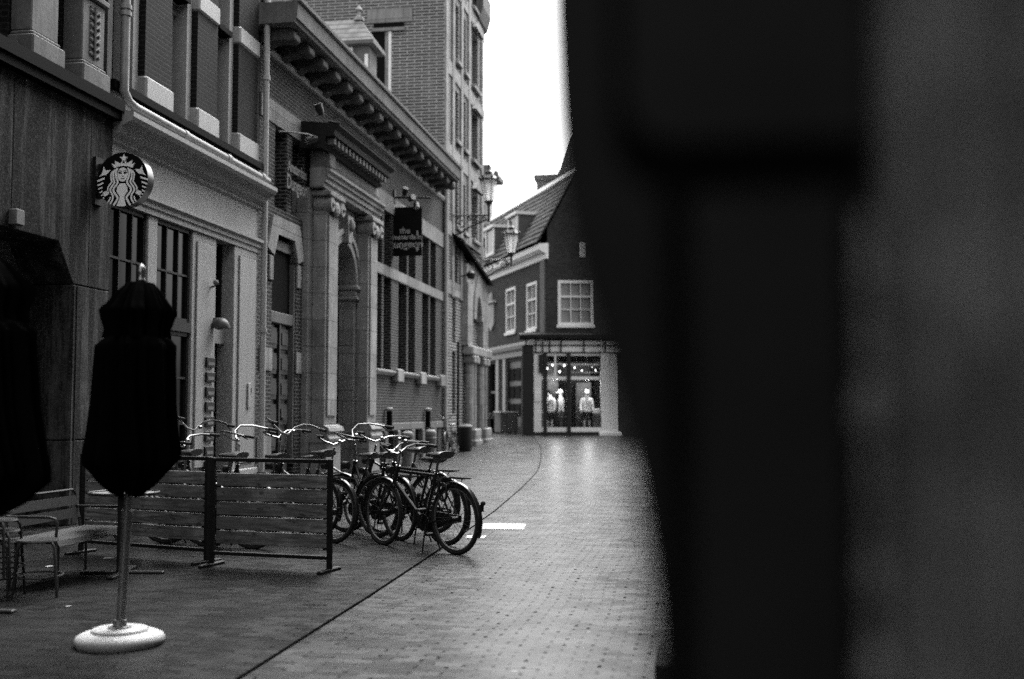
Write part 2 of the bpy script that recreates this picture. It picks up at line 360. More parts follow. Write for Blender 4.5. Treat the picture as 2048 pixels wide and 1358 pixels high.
# ================================================================= SETTING: street
mb = MB(); ys = [-40 + i * 2 for i in range(31)] + [22 + i for i in range(40)] + [62, 80, 120, 400, 1500]; xs = [-1500, -60, -12, 12, 60, 1500]
mb.add([(x, y, gz(y)) for y in ys for x in xs], [(i * 6 + k, i * 6 + k + 1, i * 6 + 7 + k, i * 6 + 6 + k) for i in range(len(ys) - 1) for k in range(5)])
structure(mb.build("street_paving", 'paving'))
# drain slot running up the street and bending left with it
cl = [(-2.45, 2), (-2.5, 5), (-2.6, 9), (-2.75, 13), (-2.95, 17), (-3.3, 22), (-3.8, 28), (-4.5, 34), (-5.3, 40), (-6.2, 45), (-7.1, 49)]
def dense(pl, n=5):
    o = []
    for (x0, y0), (x1, y1) in zip(pl, pl[1:]):
        for i in range(n): o.append((x0 + (x1 - x0) * i / n, y0 + (y1 - y0) * i / n))
    return o + [pl[-1]]
D = dense(cl); mb = MB(); hw = .012
mb.add([(x + s * (hw if y < 14 else .010), y, gz(y) + .006) for x, y in D for s in (-1, 1)], [(2 * i, 2 * i + 1, 2 * i + 3, 2 * i + 2) for i in range(len(D) - 1)])
structure(mb.build("drain_channel", 'slot'))
# terrace bricks left of the drain, darkened to carry shade in their colour
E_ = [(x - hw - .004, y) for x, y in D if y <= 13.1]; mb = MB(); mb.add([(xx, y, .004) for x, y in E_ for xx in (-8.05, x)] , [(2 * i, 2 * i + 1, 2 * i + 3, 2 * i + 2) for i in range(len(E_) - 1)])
structure(mb.build("shaded_terrace_paving", 'terrace'))
mb = MB(); mb.add([(-2.72, 14.35, .005), (-2.12, 14.35, .005), (-2.2, 15.1, .005), (-2.76, 15.1, .005)], [(0, 1, 2, 3)])
mb.add([(-2.66, 13.3, .005), (-2.44, 13.3, .005), (-2.46, 13.6, .005), (-2.7, 13.6, .005)], [(0, 1, 2, 3)])
structure(mb.build("road_marking", 'mark'))

# ================================================================= LEFT ROW: concrete-fronted building
X0 = -8.1; T = LF(X0)
cb = thing("concrete_building", "stained concrete building front with chamfered archway and pale stone piers above", "building", (X0, 9, 0))
mb = MB(T); q = .006
jl, jr, hz, cz = 9.9, 13.92, 3.70, 3.18
mb.prism([(-12, 0), (jl, 0), (jl, cz), (jl, 5.62), (-12, 5.62)], -.95, 0)  # stretch behind the camera is added to block sky light
mb.prism([(jl + q, cz), (jl + .37, hz), (12.5 - q, hz), (12.5 - q, 5.62), (jl + q, 5.62)], -.95, 0)
mb.prism([(12.5, hz), (13.55, hz), (13.92, cz + q), (14.3 - q, cz + q), (14.3 - q, 5.62), (12.5, 5.62)], -.95, .0)
mb.prism([(14.3, cz + q), (14.88, cz + q), (14.88, 5.62), (14.3, 5.62)], -.95, 0)
mb.prism([(13.92, 1.12), (14.88, 1.12), (14.88, cz - q), (13.92, cz - q)], -.95, 0)
mb.prism([(13.92, 0), (14.88, 0), (14.88, 1.12 - 2 * q), (13.92, 1.12 - 2 * q)], -.95, 0.004)
mb.build("wall", 'concrete', cb, bevel=.012)
mb = MB(T)
for x in (13.935, 14.02): mb.box(x, x + .025, 0.001, .012, 0.02, 3.16)
mb.build("corner_bead", 'concrete', cb)
mb = MB(T); mb.box(-12, 14.9, -.3, .12, 5.62, 5.74); mb.box(-12, 14.92, -.3, .16, 5.743, 5.9); mb.build("fascia", 'dark_paint', cb)
mb = MB(T)
def ring(mb, P, Q, d0, d1):
    for i in range(len(P) - 1): mb.prism([P[i], P[i + 1], Q[i + 1], Q[i]], d0, d1)
Pq = [(jr - .002, 0), (jr - .002, cz), (13.55, hz - .002), (jl + .37, hz - .002), (jl + .002, cz), (jl + .002, 0)]; Qq = [(jr - .16, 0), (jr - .16, cz - .07), (13.48, hz - .16), (jl + .44, hz - .16), (jl + .16, cz - .07), (jl + .16, 0)]
ring(mb, Pq, Qq, -.86, -.7); mb.build("archway_frame", 'grey_paint', cb)
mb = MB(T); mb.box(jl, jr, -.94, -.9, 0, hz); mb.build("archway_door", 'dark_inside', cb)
mb = MB(T)
for a in (11.4, 12.6, 13.2): mb.box(a, a + .07, -.898, -.85, 0, 3.5)
mb.box(jl + .2, jr - .18, -.84, -.80, 2.55, 2.68); mb.build("door_bars", 'black_metal', cb)
mb = MB(T); mb.cbox(12.44, 12.62, .0, .11, 3.74, 3.93, .01); mb.build("junction_box", 'stone_mid', cb)
# upper floor
mb = MB(T); mb.wall(-12, 14.9, 5.9, 12.5, -.25, [(11.6, 12.7, 6.15, 10, .4), (13.32, 13.9, 6.15, 10, .4), (14.52, 14.86, 6.15, 10, .4)]); mb.build("upper_wall", 'brick_dark', cb)
mb = MB(T); mb.box(11.5, 14.86, -.68, -.66, 6.1, 10.1); mb.build("upper_glazing", 'glass_dark', cb)
for (a0, a1) in ((10.8, 11.55), (12.72, 13.36), (13.9, 14.52)):
    mb = MB(T); mb.cbox(a0 - .05, a1 + .05, -.24, .12, 5.905, 6.16, .02); mb.cbox(a0, a1, -.24, .08, 6.163, 6.22, .02)
    mb.cbox(a0 + .02, a1 - .02, -.24, .05, 6.223, 7.10, .015); mb.cbox(a0 - .03, a1 + .03, -.24, .1, 7.103, 7.2, .02); mb.cbox(a0 + .02, a1 - .02, -.24, .05, 7.203, 10.9, .015)
    p = mb.build("stone_pier", 'stone_mid', cb)
    if a0 > 13:
        m2 = MB(T)
        for k in range(7):
            z = 6.36 + k * .1; c = a0 + .33
            for s in (-1, 1): m2.ball((c + s * .09, .05, z), .055, 8, 6, (1, .5, .7)); m2.tube([(c, .055, z - .04), (c + s * .06, .07, z), (c + s * .13, .055, z + .05)], .014, 6)
        m2.tube([(a0 + .33, .06, 6.3), (a0 + .33, .06, 7.03)], .018, 6); m2.build("carved_ornament", 'stone_mid', p, True)
mb = MB(T)
for a in (11.7, 12.55): mb.box(a, a + .1, -.6, -.5, 6.15, 10)
mb.build("window_frame", 'offwhite', cb)
mb = MB(T); mb.box(-12, 14.88, -9, -.97, 0, 12.5); mb.build("light_block_core", 'dark_inside', cb)  # unseen dark core added to stop sky light leaking through

# ================================================================= LEFT ROW: corner shop with painted front
X0 = -8.2; T = LF(X0); S0, S1 = 14.90, 20.82
cs = thing("shop_building", "painted stone shopfront with dark paned windows, brick piers and white blocks upstairs", "building", (X0, 17.8, 0))
mb = MB(T)
for (a0, a1, d) in ((16.15, 16.47, .02), (17.72, 18.68, .02), (19.42, 20.55, .04)):
    mb.cbox(a0, a1, -.32, d, .45, 4.5, .015); mb.cbox(a0 - .02, a1 + .02, -.33, d + .05, 0.02, .448, .02)
mb.cbox(S0, 14.98, -.32, .02, .02, 4.5, .01); mb.cbox(17.86, 18.52, .022, .05, .55, 4.35, .012); mb.cbox(19.62, 20.4, .042, .07, .55, 4.35, .012)
mb.build("pilasters", 'render', cs)
mb = MB(T); mb.prof([(-.33, 4.5), (.06, 4.5), (.06, 4.58), (.09, 4.6), (.09, 4.66), (.14, 4.70), (.14, 4.75), (.04, 4.79), (.03, 5.32), (.08, 5.36), (.08, 5.4), (.18, 5.46), (.22, 5.56), (.36, 5.62), (.40, 5.68), (.40, 5.75), (.10, 5.82), (-.33, 5.82)], S0, 20.58)
mb.build("shop_entablature", 'render', cs)
mb = MB(T); mb.box(S0, S1, -.33, .0, 5.83, 6.12); mb.build("wall_strip", 'grey_paint', cs)
mb = MB(T)
for a in (15.6, 16.7, 17.75, 18.8, 19.8): mb.box(a, a + .5, .0, .012, 5.84, 6.10)
mb.build("strip_panels", 'lead', cs)
mb = MB(T); mb.box(S0, 20.62, -.3, .10, 6.125, 6.24); mb.build("sill_band", 'dark_paint', cs)
# ground floor windows
def paned(mb, a0, a1, z0, z1, d, cols, rows, fr=.06, bar=.032):
    mb.box(a0, a0 + fr, d - .05, d + .03, z0, z1); mb.box(a1 - fr, a1, d - .05, d + .03, z0, z1)
    mb.box(a0 + fr, a1 - fr, d - .05, d + .028, z1 - fr, z1); mb.box(a0 + fr, a1 - fr, d - .05, d + .028, z0, z0 + fr)
    for i in range(1, cols): a = a0 + (a1 - a0) * i / cols; mb.box(a - bar / 2, a + bar / 2, d - .03, d + .02, z0 + fr, z1 - fr)
    for j in range(1, rows): z = z0 + (z1 - z0) * j / rows; mb.box(a0 + fr, a1 - fr, d - .028, d + .018, z - bar / 2, z + bar / 2)
for (a0, a1, c) in ((14.985, 16.145, 3), (16.475, 17.715, 3)):
    mb = MB(T); paned(mb, a0, a1, 2.95, 4.49, -.05, c, 2, .06); paned(mb, a0, a1, .55, 2.78, -.05, 2, 3, .06); mb.box(a0, a1, -.2, .03, 2.785, 2.945)
    mb.box(a0, a1, -.3, -.02, .02, .545)
    f = mb.build("window", 'black_metal', cs)
    m2 = MB(T); m2.box(a0 + .02, a1 - .02, -.085, -.075, .57, 4.47); m2.build("pane", 'glass_dark', f)
# door bay
mb = MB(T); paned(mb, 18.685, 19.415, 2.95, 4.49, -.22, 1, 1, .06)
mb.tube([(18.75, -.2, 4.3), (18.95, -.2, 4.15), (19.1, -.2, 3.85), (19.12, -.2, 3.4), (19.0, -.2, 3.1), (18.85, -.2, 2.98)], .018, 6)
f = mb.build("transom_window", 'black_metal', cs); m2 = MB(T); m2.box(18.7, 19.4, -.26, -.25, 2.96, 4.48); m2.build("pane", 'glass_dark', f)
mb = MB(T); mb.box(18.685, 19.415, -.3, -.12, 2.7, 2.945); mb.build("door_transom", 'render', cs)
mb = MB(T); mb.box(18.685, 19.415, -.31, -.26, .02, 2.695)
for z in (.2, 1.1, 1.95): mb.cbox(18.78, 19.32, -.258, -.235, z, z + .72, .015)
f = mb.build("door", 'dark_paint', cs); m2 = MB(T); m2.tube([(18.8, -.24, 1.0), (18.8, -.18, 1.0), (18.8, -.18, 1.25), (18.8, -.24, 1.25)], .014, 6); m2.build("handle", 'chrome', f)
# wall lamp, globe, plates, intercom
mb = MB(T); mb.ell([(18.55, .17, 2.93 + .18 * math.sin(t), .155 * math.cos(t) + .004, .165 * math.cos(t) + .004) for t in [i * math.pi / 12 for i in range(7)]], 18); mb.tube([(18.55, .04, 3.08), (18.55, .12, 3.08)], .03)
mb.build("wall_lamp", 'grey_dark', cs, True)
mb = MB(T); mb.ball((18.4, .14, 3.70), .05); mb.tube([(18.4, .03, 3.62), (18.4, .12, 3.64), (18.4, .16, 3.70)], .018); mb.build("globe_camera", 'stone_mid', cs, True)
for k in range(8):
    z = 2.33 - k * .252; mb = MB(T); mb.cbox(18.22, 18.56, .051, .085, z - .085, z + .085, .008); f = mb.build("name_plate", 'black_metal', cs)
    m2 = MB(T); m2.box(18.27, 18.51, .0855, .092, z - .05, z + .005); m2.build("plate_card", 'grey_paint', f)
mb = MB(T); mb.cbox(20.02, 20.14, .071, .10, 1.55, 2.02, .01); mb.box(20.2, 20.27, .071, .1, 1.86, 1.93); mb.build("intercom", 'offwhite', cs)
# upper floor: brick piers between white framed windows
mb = MB(T); mb.box(S0, S1, -.6, -.45, 6.24, 11.5); mb.build("upper_glazing", 'glass_dark', cs)
piers = [(14.45, 14.92), (16.02, 16.9), (17.86, 18.68), (19.62, 20.56)]
for i, (a0, a1) in enumerate(piers[1:]):
    s = a0; mb = MB(T)
    mb.box(s, a1, -.42, -.02, 6.62, 8.28); mb.box(s, a1, -.42, -.02, 8.62, 11.5); f = mb.build("brick_pier", 'brick_dark', cs)
    m2 = MB(T); m2.cbox(s - .03, a1 + .03, -.42, .03, 6.245, 6.615, .03); m2.cbox(s - .02, a1 + .02, -.42, .02, 8.285, 8.615, .03); m2.build_each("stone_block", 'offwhite', f)
mb = MB(T)
for (a0, a1) in piers[1:]:
    mb.box(a0 - .2, a0 - .035, -.44, -.12, 6.245, 11.5)                 # pale jamb on the near side of each pier
    mb.box(a1 + .04, a1 + .14, -.44, -.32, 6.245, 11.5)
mb.build("window_jamb", 'offwhite', cs)
mb = MB(T)
for (a0, a1) in ((14.95, 15.8), (17.05, 17.64), (18.83, 19.4)):
    c = (a0 + a1) / 2; mb.box(c + .02, c + .16, -.44, -.3, 6.25, 8.1); mb.box(a0, a1, -.44, -.3, 8.12, 8.3); mb.box(a0, a1, -.44, -.3, 9.6, 9.8)
mb.build_each("window_frame", 'stone_mid', cs)
mb = MB(T)
for (a0, a1) in ((14.95, 15.8), (17.05, 17.64), (18.83, 19.4)): mb.box(a0, a1, -.3, -.05, 8.32, 8.42)
mb.build_each("transom_bar", 'dark_paint', cs)
# pipes
mb = MB(T); mb.tube([(15.06, .16, 12), (15.06, .16, 6.35), (15.06, .16, 6.1), (15.14, .19, 5.97), (15.3, .2, 5.93), (20.6, .2, 5.9)], .065, 12)
for a in (16.9, 18.6, 20.2): mb.tube([(a, .2, 5.92), (a + .12, .2, 5.92)], .078, 12)
for z in (7.2, 7.3): mb.tube([(15.06, .16, z), (15.06, .16, z + .06)], .085, 12)
mb.build("rain_pipe", 'zinc', cs, True)
mb = MB(T); mb.tube([(20.70, .10, 11.5), (20.70, .10, .1)], .06, 10)
for z in (3.0, 5.8, 7.9): mb.tube([(20.70, .10, z), (20.70, .10, z + .09)], .078, 10)
mb.build("corner_pipe", 'pipe_grey', cs, True)
mb = MB(T); mb.box(20.57, 20.885, -.5, -.1, 0, 11.5); mb.build("side_strip", 'brick_dark', cs)
mb = MB(T); mb.box(S0, S1 + .06, -9, -.62, 0, 12); mb.build("light_block_core", 'dark_inside', cs)  # solid core added behind the shop to block light
mb = MB(T); mb.wall(S0, S1, 11.5, 12.2, -.02); mb.prof([(-.3, 12.2), (.5, 12.2), (.5, 12.5), (-.3, 12.5)], S0, S1); mb.build("eaves", 'render', cs)

# ================================================================= LEFT ROW: brick hall
X0 = -8.3; T = LF(X0); H0, H1 = 20.9, 37.4
ha = thing("brick_hall", "brick hall with arched stone portal, bracketed cornice and narrow paired windows", "building", (X0, 29, 0))
wins = [(29.0, 29.82), (30.02, 30.8), (31.6, 32.55), (32.75, 33.6), (34.5, 35.38), (35.58, 36.4)]
holes = [(21.66, 23.06, 0, 5.08, .2), (21.72, 22.42, 5.62, 7.28, .5), (22.72, 23.5, 5.62, 7.28, .5)]
holes.append((24.5, 27.3, 0, 5.9, .1))
for a0, a1 in wins: holes += [(a0, a1, 2.62, 5.18, .55), (a0, a1, 5.5, 7.0, .4)]
for a0, a1 in ((29.1, 29.9), (30.3, 31.2), (32.0, 32.9), (33.3, 34.2), (34.9, 35.8), (36.1, 36.8)): holes.append((a0, a1, .15, .95, .5))
mb = MB(T); mb.wall(H0, H1, 0, 8.62, 0, holes); mb.build("wall", 'brick_hall', ha)
mb = MB(T); mb.box(H0, 24, -.62, -.56, 0, 8.5); mb.box(28, H1, -.62, -.56, 0, 8.5); mb.build("glazing", 'glass_dark', ha)
mb = MB(T)
for a0, a1 in wins: mb.box(a0, a1, -.5, -.42, 3.85, 3.92); mb.box((a0 + a1) / 2 - .03, (a0 + a1) / 2 + .03, -.5, -.44, 2.62, 3.85); mb.box(a0, a1, -.398, -.36, 5.5, 7.0)
mb.build("window_bars", 'dark_paint', ha)
mb = MB(T)
for a0, a1 in ((21.72, 22.42), (22.72, 23.5)): mb.box(a0, a1, -.49, -.45, 5.62, 7.28)
mb.build("recess_back", 'brick_dark', ha)
# stone bands
mb = MB(T); mb.box(28.6, H1, 0, .035, 5.2, 5.49)
mb.box(H0, 23.3, 0, .035, 7.29, 7.74); mb.box(28.2, H1, 0, .035, 7.01, 7.5)
for z in (2.35, 2.35): pass
mb.box(21.0, 21.65, 0, .03, 2.3, 2.75); mb.box(23.07, 23.6, 0, .03, 2.3, 2.75); mb.box(H0 + .05, 21.65, 0, .03, .55, 1.0); mb.build_each("stone_band", 'stone', ha)
mb = MB(T); mb.prof([(0, 2.46), (.1, 2.48), (.16, 2.56), (.16, 2.6), (0, 2.64)], 28.9, 36.6)
for a in (30.85, 33.65, 36.45): mb.cbox(a, a + .7, 0, .2, 2.3, 2.68, .03)
mb.build("window_sill", 'stone', ha)
mb = MB(T); mb.cbox(28.6, H1, 0, .06, .955, 1.16, .015)
for a in (29.95, 31.3, 33.0, 34.3, 35.9): mb.cbox(a, a + .3, 0, .1, 0.02, .95, .02)
mb.build("plinth", 'stone_mid', ha)
mb = MB(T)
for a in (30.25, 34.85): mb.tube([(a, .12, .98), (a, .12, 1.5)], .085, 10)
pp = mb.build_each("vent_pipe", 'dark_paint', ha, True); mb = MB(T)
for k, a in enumerate((30.25, 34.85)): mb = MB(T); mb.ell([(a, .12, 1.5, .1, .1), (a, .12, 1.56, .11, .11), (a, .12, 1.6, .06, .06)], 10); mb.build("pipe_cap", 'stone', pp[k], True)
# door with chamfered stone head
mb = MB(T)
def surround(mb, a0, a1, zs, zt, cut, wdt, d0, d1):
    P = [(a0, 3.55), (a0, zs), (a0 + cut, zt), (a1 - cut, zt), (a1, zs), (a1, 3.55)]; Q = [(a0 - wdt, 3.55), (a0 - wdt, zs + .12), (a0 - wdt * .2, zt + wdt), (a1 + wdt * .2, zt + wdt), (a1 + wdt, zs + .12), (a1 + wdt, 3.55)]
    for i in (1, 2, 3): mb.prism([P[i], P[i + 1], Q[i + 1], Q[i]], d0, d1)
    mb.prism([P[0], P[1], Q[1], Q[0]], d0, d1 - .015) if False else None
surround(mb, 21.66, 23.06, 4.62, 5.08, .22, .36, -.3, .05)
mb.prism([(21.66, 4.62), (21.88, 5.08), (21.66, 5.08)], -.3, -.01); mb.prism([(23.06, 4.62), (22.84, 5.08), (23.06, 5.08)], -.3, -.01)
mb.cbox(21.44, 21.659, -.01, .04, 4.1, 4.61, .02); mb.cbox(23.061, 23.28, -.01, .04, 4.1, 4.61, .02)
mb.build("door_head", 'stone', ha)
mb = MB(T); mb.box(22.99, 23.055, -.2, -.02, .4, 4.6); mb.cbox(21.66, 22.985, -.2, -.03, 3.28, 3.52, .02); mb.box(21.66, 22.985, -.2, -.06, 4.8, 5.0); mb.build("door_frame", 'stone_mid', ha)
mb = MB(T); mb.box(21.665, 22.985, -.17, -.12, 3.53, 4.79); mb.build("door_light", 'dark_inside', ha)
mb = MB(T); mb.box(21.665, 22.985, -.19, -.14, 0.02, 3.27)
for i in range(2):
    for j in range(6): mb.cbox(21.74 + i * .64, 22.26 + i * .64, -.139, -.10, .18 + j * .52, .6 + j * .52, .025); mb.cbox(21.83 + i * .64, 22.17 + i * .64, -.099, -.07, .27 + j * .52, .51 + j * .52, .02)
mb.box(22.29, 22.36, -.14, -.06, .02, 3.27)
f = mb.build("panelled_door", 'door_wood', ha); m2 = MB(T); m2.ball((22.45, -.06, 1.35), .04); m2.build("handle", 'black_metal', f)
# upper mouldings and cornice
mb = MB(T); mb.prof([(0, 8.60), (.05, 8.61), (.09, 8.68), (.09, 8.72), (0, 8.73)], H0, H1); mb.build("string_moulding", 'offwhite', ha)
mb = MB(T); mb.box(H0, H1, -.4, -.02, 8.62, 9.5); mb.build("frieze", 'stone_dark', ha)  # shade between the cornice brackets is put into this dark stone
mb = MB(T)
mb.prof([(-.02, 8.93), (.05, 8.93), (.08, 8.99), (.78, 9.0), (.80, 9.06), (.84, 9.08), (.86, 9.36), (.84, 9.40), (-.4, 9.42)], H0 - .3, 36.2)
mb.build("cornice", 'stone_mid', ha)
mb = MB(T); mb.prof([(.70, 9.425), (.92, 9.405), (.94, 9.455), (.70, 9.455)], H0 - .3, 36.25); mb.build("gutter_lip", 'offwhite', ha)
a = 20.9
while a < 36.0:
    mb = MB(T); mb.prof([(-.02, 8.62), (.10, 8.66), (.22, 8.74), (.42, 8.76), (.60, 8.73), (.69, 8.78), (.68, 8.90), (.62, 8.985), (-.02, 8.985)], a, a + .36); mb.build("cornice_bracket", 'stone_bracket', ha, bevel=.03); a += .88
mb = MB(T)                                                      # roof slope and its ridge
mb.add([(H0, .3, 9.46), (H1, .3, 9.46), (H1, -5, 12.6), (H0, -5, 12.6), (H0, -9, 12.6), (H1, -9, 12.6), (H0, -.7, 9.46), (H1, -.7, 9.46)], [(0, 1, 2, 3), (3, 2, 5, 4)])
mb.build("roof", 'roof_pale', ha)
mb = MB(T); mb.box(H0, H1, -9, -1.0, 0, 9.4); mb.build("light_block_core", 'dark_inside', ha)  # unseen box added to keep light out of the hall
mb = MB(T); mb.tube([(37.5, .1, 9.3), (37.5, .1, .1)], .075, 10); mb.build("white_pipe", 'offwhite', ha, True)
# dormer standing on the roof
mb = MB(T); DX0, DX1, DY0, DY1 = -4.2, -1.1, 32.2, 33.0
mb.box(DY0, DY1, DX0, DX1, 9.6, 12.35); dm = mb.build("dormer", 'stone_mid', ha)
mb = MB(T); mb.box(DY0 - .05, DY0 - .002, DX1 - .13, DX1 - .03, 9.6, 12.1); mb.box(DY0 - .05, DY0 - .002, DX0, DX1 - .5, 12.1, 12.33); mb.box(DY0 - .06, DY0 - .002, DX1 - .55, DX1 - .45, 9.6, 12.1); mb.box(DY0 - .045, DY0 - .002, DX1 - 1.6, DX1 - 1.5, 9.6, 12.1); mb.build("dormer_frame", 'white', dm)
mb = MB(T); mb.box(DY0 - .02, DY0 - .003, DX0 + .2, DX1 - .55, 9.6, 12.1); mb.build("dormer_pane", 'glass_dark', dm)
mb = MB(T); e = .28; ex = .2
mb.box(DY0 - e, DY1 + .3, DX0 - ex, DX1 + ex, 12.36, 12.46); mb.build("dormer_eaves", 'lead', dm)
mb = MB(T)
mb.add([(DY0 - e, DX0 - ex, 12.465), (DY0 - e, DX1 + ex, 12.465), (DY1 + .3, DX1 + ex, 12.465), (DY1 + .3, DX0 - ex, 12.465), (DY1 + .1, DX0 + .2, 13.5), (DY1 + .1, DX1 - .55, 13.5)], [(0, 1, 5, 4), (1, 2, 5), (2, 3, 4, 5), (3, 0, 4)])
mb.build("dormer_roof", 'roof_pale', dm)
mb = MB(T); mb.lathe([(.16, 0), (.16, .1), (.05, .16), (.05, .3), (.12, .34), (.02, .5)], (DY1 + .1, DX1 - .6, 13.45), 10); mb.build("finial", 'stone', dm, True)
# ---- stone portal
PX = .3
def W_(a): return a
mb = MB(T)
L0, L1, A0, A1, R0, R1 = 23.45, 24.9, 24.95, 26.85, 27.0, 27.95
ac, asz = (A0 + A1) / 2, 4.55; ar = (A1 - A0) / 2
def archwall(mb, x0, x1, zt, c, zs, r, d0, d1, zb=.0, n=20):
    mb.box(x0, c - r, d0, d1, zb, zs); mb.box(c + r, x1, d0, d1, zb, zs)
    A = arc((c, zs), r, math.pi, 0, n)
    pts = [(x0, zs)] + [(x0, zt), (x1, zt), (x1, zs)] + A[::-1]
    for i in range(n):                                    # strips over the arch
        (p0, q0), (p1, q1) = A[i], A[i + 1]
        mb.prism([(p0, q0), (p1, q1), (p1, zt), (p0, zt)], d0, d1)
    mb.box(x0, c - r, d0, d1, zs, zt); mb.box(c + r, x1, d0, d1, zs, zt)
archwall(mb, L0, R1, 6.35, ac, asz, ar, -.26, .12)
mb.build("portal_wall", 'stone', ha, bevel=.01)
mb = MB(T)
for k, z in enumerate((.95, 2.0, 3.1, 4.0)): mb.box(A1 - .004, A1 + .02, -.25, .118, z, z + .012)
for i in range(20):
    pass
mb.build("joint_lines", 'stone_dark', ha)
mb = MB(T)                                                      # archivolt and imposts
for i in range(20):
    t0, t1 = math.pi * (1 - i / 20), math.pi * (1 - (i + 1) / 20); f = lambda t, r: (ac + r * math.cos(t), asz + r * math.sin(t))
    mb.prism([f(t0, ar + .004), f(t1, ar + .004), f(t1, ar + .3), f(t0, ar + .3)], .121, .19)
    mb.prism([f(t0, ar + .2), f(t1, ar + .2), f(t1, ar + .32), f(t0, ar + .32)], .191, .23)
mb.prism([(ac - .13, asz + ar - .02), (ac + .13, asz + ar - .02), (ac + .22, asz + ar + .62), (ac - .22, asz + ar + .62)], .122, .32); mb.ball((ac, .34, asz + ar + .40), .13, 10, 8, (.9, .6, 1.2))
mb.build("arch_moulding", 'stone', ha)
mb = MB(T)
for a0, a1 in ((A0 - .35, A0 + .07), (A1 - .07, A1 + .35)):
    mb.cbox(a0, a1, -.27, .22, asz - .34, asz - .24, .02); mb.cbox(a0 + .02, a1 - .02, -.265, .18, asz - .24, asz - .1, .02); mb.cbox(a0 - .02, a1 + .02, -.28, .25, asz - .1, asz + .02, .03)
mb.build_each("impost", 'stone', ha)
for (a0, a1) in ((23.75, 24.62), (27.05, 27.85)):
    mb = MB(T); mb.cbox(a0, a1, .121, PX + .12, 1.2, 6.0, .02); mb.cbox(a0 + .12, a1 - .12, PX + .121, PX + .16, 1.4, 5.8, .02)
    mb.cbox(a0 - .08, a1 + .08, .122, PX + .2, .0, .82, .02); mb.prof([(.12, .82), (PX + .26, .82), (PX + .28, .9), (PX + .22, 1.0), (PX + .28, 1.06), (PX + .25, 1.14), (PX + .14, 1.2), (.12, 1.2)], a0 - .1, a1 + .1)
    f = mb.build("pilaster", 'stone', ha)
    m2 = MB(T)                                                   # Ionic capital
    for s in (a0 + .06, a1 - .06):
        m2.add(*[([(s + r_ * math.cos(t), dd, 6.02 + r_ * math.sin(t)) for dd in (.16, PX + .26) for r_, t in [(.15, 2 * math.pi * k / 14) for k in range(14)]], [tuple(range(14)), tuple(range(27, 13, -1))] + [(k, (k + 1) % 14, 14 + (k + 1) % 14, 14 + k) for k in range(14)])][0])
        m2.ball((s, PX + .26, 6.02), .055, 8, 6)
    m2.cbox(a0, a1, .123, PX + .2, 5.98, 6.2, .02); m2.ball(((a0 + a1) / 2, PX + .2, 5.98), .17, 8, 6, (1.3, .5, 1))
    m2.cbox(a0 - .12, a1 + .12, .124, PX + .26, 6.2, 6.32, .02); m2.build("capital", 'stone', f)
mb = MB(T)
mb.prof([(.13, 6.36), (PX + .14, 6.36), (PX + .14, 6.46), (PX + .19, 6.47), (PX + .19, 6.58), (PX + .24, 6.59), (PX + .24, 6.66), (PX + .30, 6.70), (PX + .30, 6.76), (PX + .12, 6.80), (.13, 6.8)], 23.5, 28.0)
mb.build("architrave", 'stone', ha)
mb = MB(T); mb.prof([(.13, 6.8), (PX + .12, 6.8), (PX + .16, 6.95), (PX + .12, 7.15), (.13, 7.15)], 23.5, 27.9); mb.cbox(23.6, 24.0, .15, PX + .25, 6.82, 7.12, .02); mb.build("portal_frieze", 'stone_mid', ha)
mb = MB(T); mb.prof([(.0, 7.15), (PX + .2, 7.15), (PX + .24, 7.2), (PX + .28, 7.22), (PX + .28, 7.38), (.78, 7.40), (.80, 7.52), (.90, 7.60), (.90, 7.64), (.0, 7.74)], 23.15, 27.75)
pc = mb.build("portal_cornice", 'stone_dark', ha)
mb = MB(T); a = 23.3
while a < 27.6: mb.box(a, a + .13, PX + .281, PX + .44, 7.24, 7.375); a += .27
mb.build_each("dentil", 'stone_mid', pc)
mb = MB(T); mb.prof([(.60, 7.715), (.905, 7.655), (.93, 7.68), (.60, 7.745)], 23.15, 27.78); mb.build("cornice_lip", 'stone', pc)
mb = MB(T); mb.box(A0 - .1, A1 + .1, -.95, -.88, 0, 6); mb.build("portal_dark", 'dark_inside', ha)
mb = MB(T); mb.box(A0, A1, -.875, -.83, 0, 3.2); mb.build("portal_door", 'dark_paint', ha)

# ================================================================= LEFT ROW: tall banded building
X0 = -8.3; T = LF(X0)
tb = thing("tall_building", "tall brick building with pale stone bands, blank gable wall and pointed stone doorway", "building", (X0, 41, 0))
Y0, Y1, ZT = 37.6, 45.0, 20
mb = MB(T); WH = []
for z0, z1 in ((5.9, 7.4), (8.1, 9.9), (11.2, 13.0), (14.1, 16.2), (17.2, 19)):
    for a0, a1 in ((39.35, 39.95), (40.75, 41.3), (42.5, 43.7)):
        if z0 < 7 and a0 > 40.5: continue
        WH.append((a0, a1, z0, z1, .4))
WH += [(39.0, 39.6, 1.4, 3.6, .4), (39.0, 39.6, 3.9, 5.5, .4)]
mb.wall(Y0, Y1, 0, ZT, 0, WH); mb.build("wall", 'brick_gable', tb)
mb = MB(T); mb.box(Y0 + .2, Y1, -.6, -.42, 0, ZT); mb.build("glazing", 'glass_dark', tb)
mb = MB(T); GX = [(-.0, 15), ]
mb.add([(Y0, -.5, 0), (Y0, -8, 0), (Y0, -8, ZT), (Y0, -.5, ZT)], [(0, 1, 2, 3)]); mb.build("gable_wall", 'brick_gable', tb)
mb = MB(T)
for z in (5.55, 7.6, 10.3, 13.25, 16.5): mb.box(Y0 + .3, Y1 - .02, .0, .05, z, z + .5)
for a in (Y0 - .02, 38.7, 40.2, 41.6, 44.3): mb.box(a, a + .36, .001, .07, 5.5, ZT)
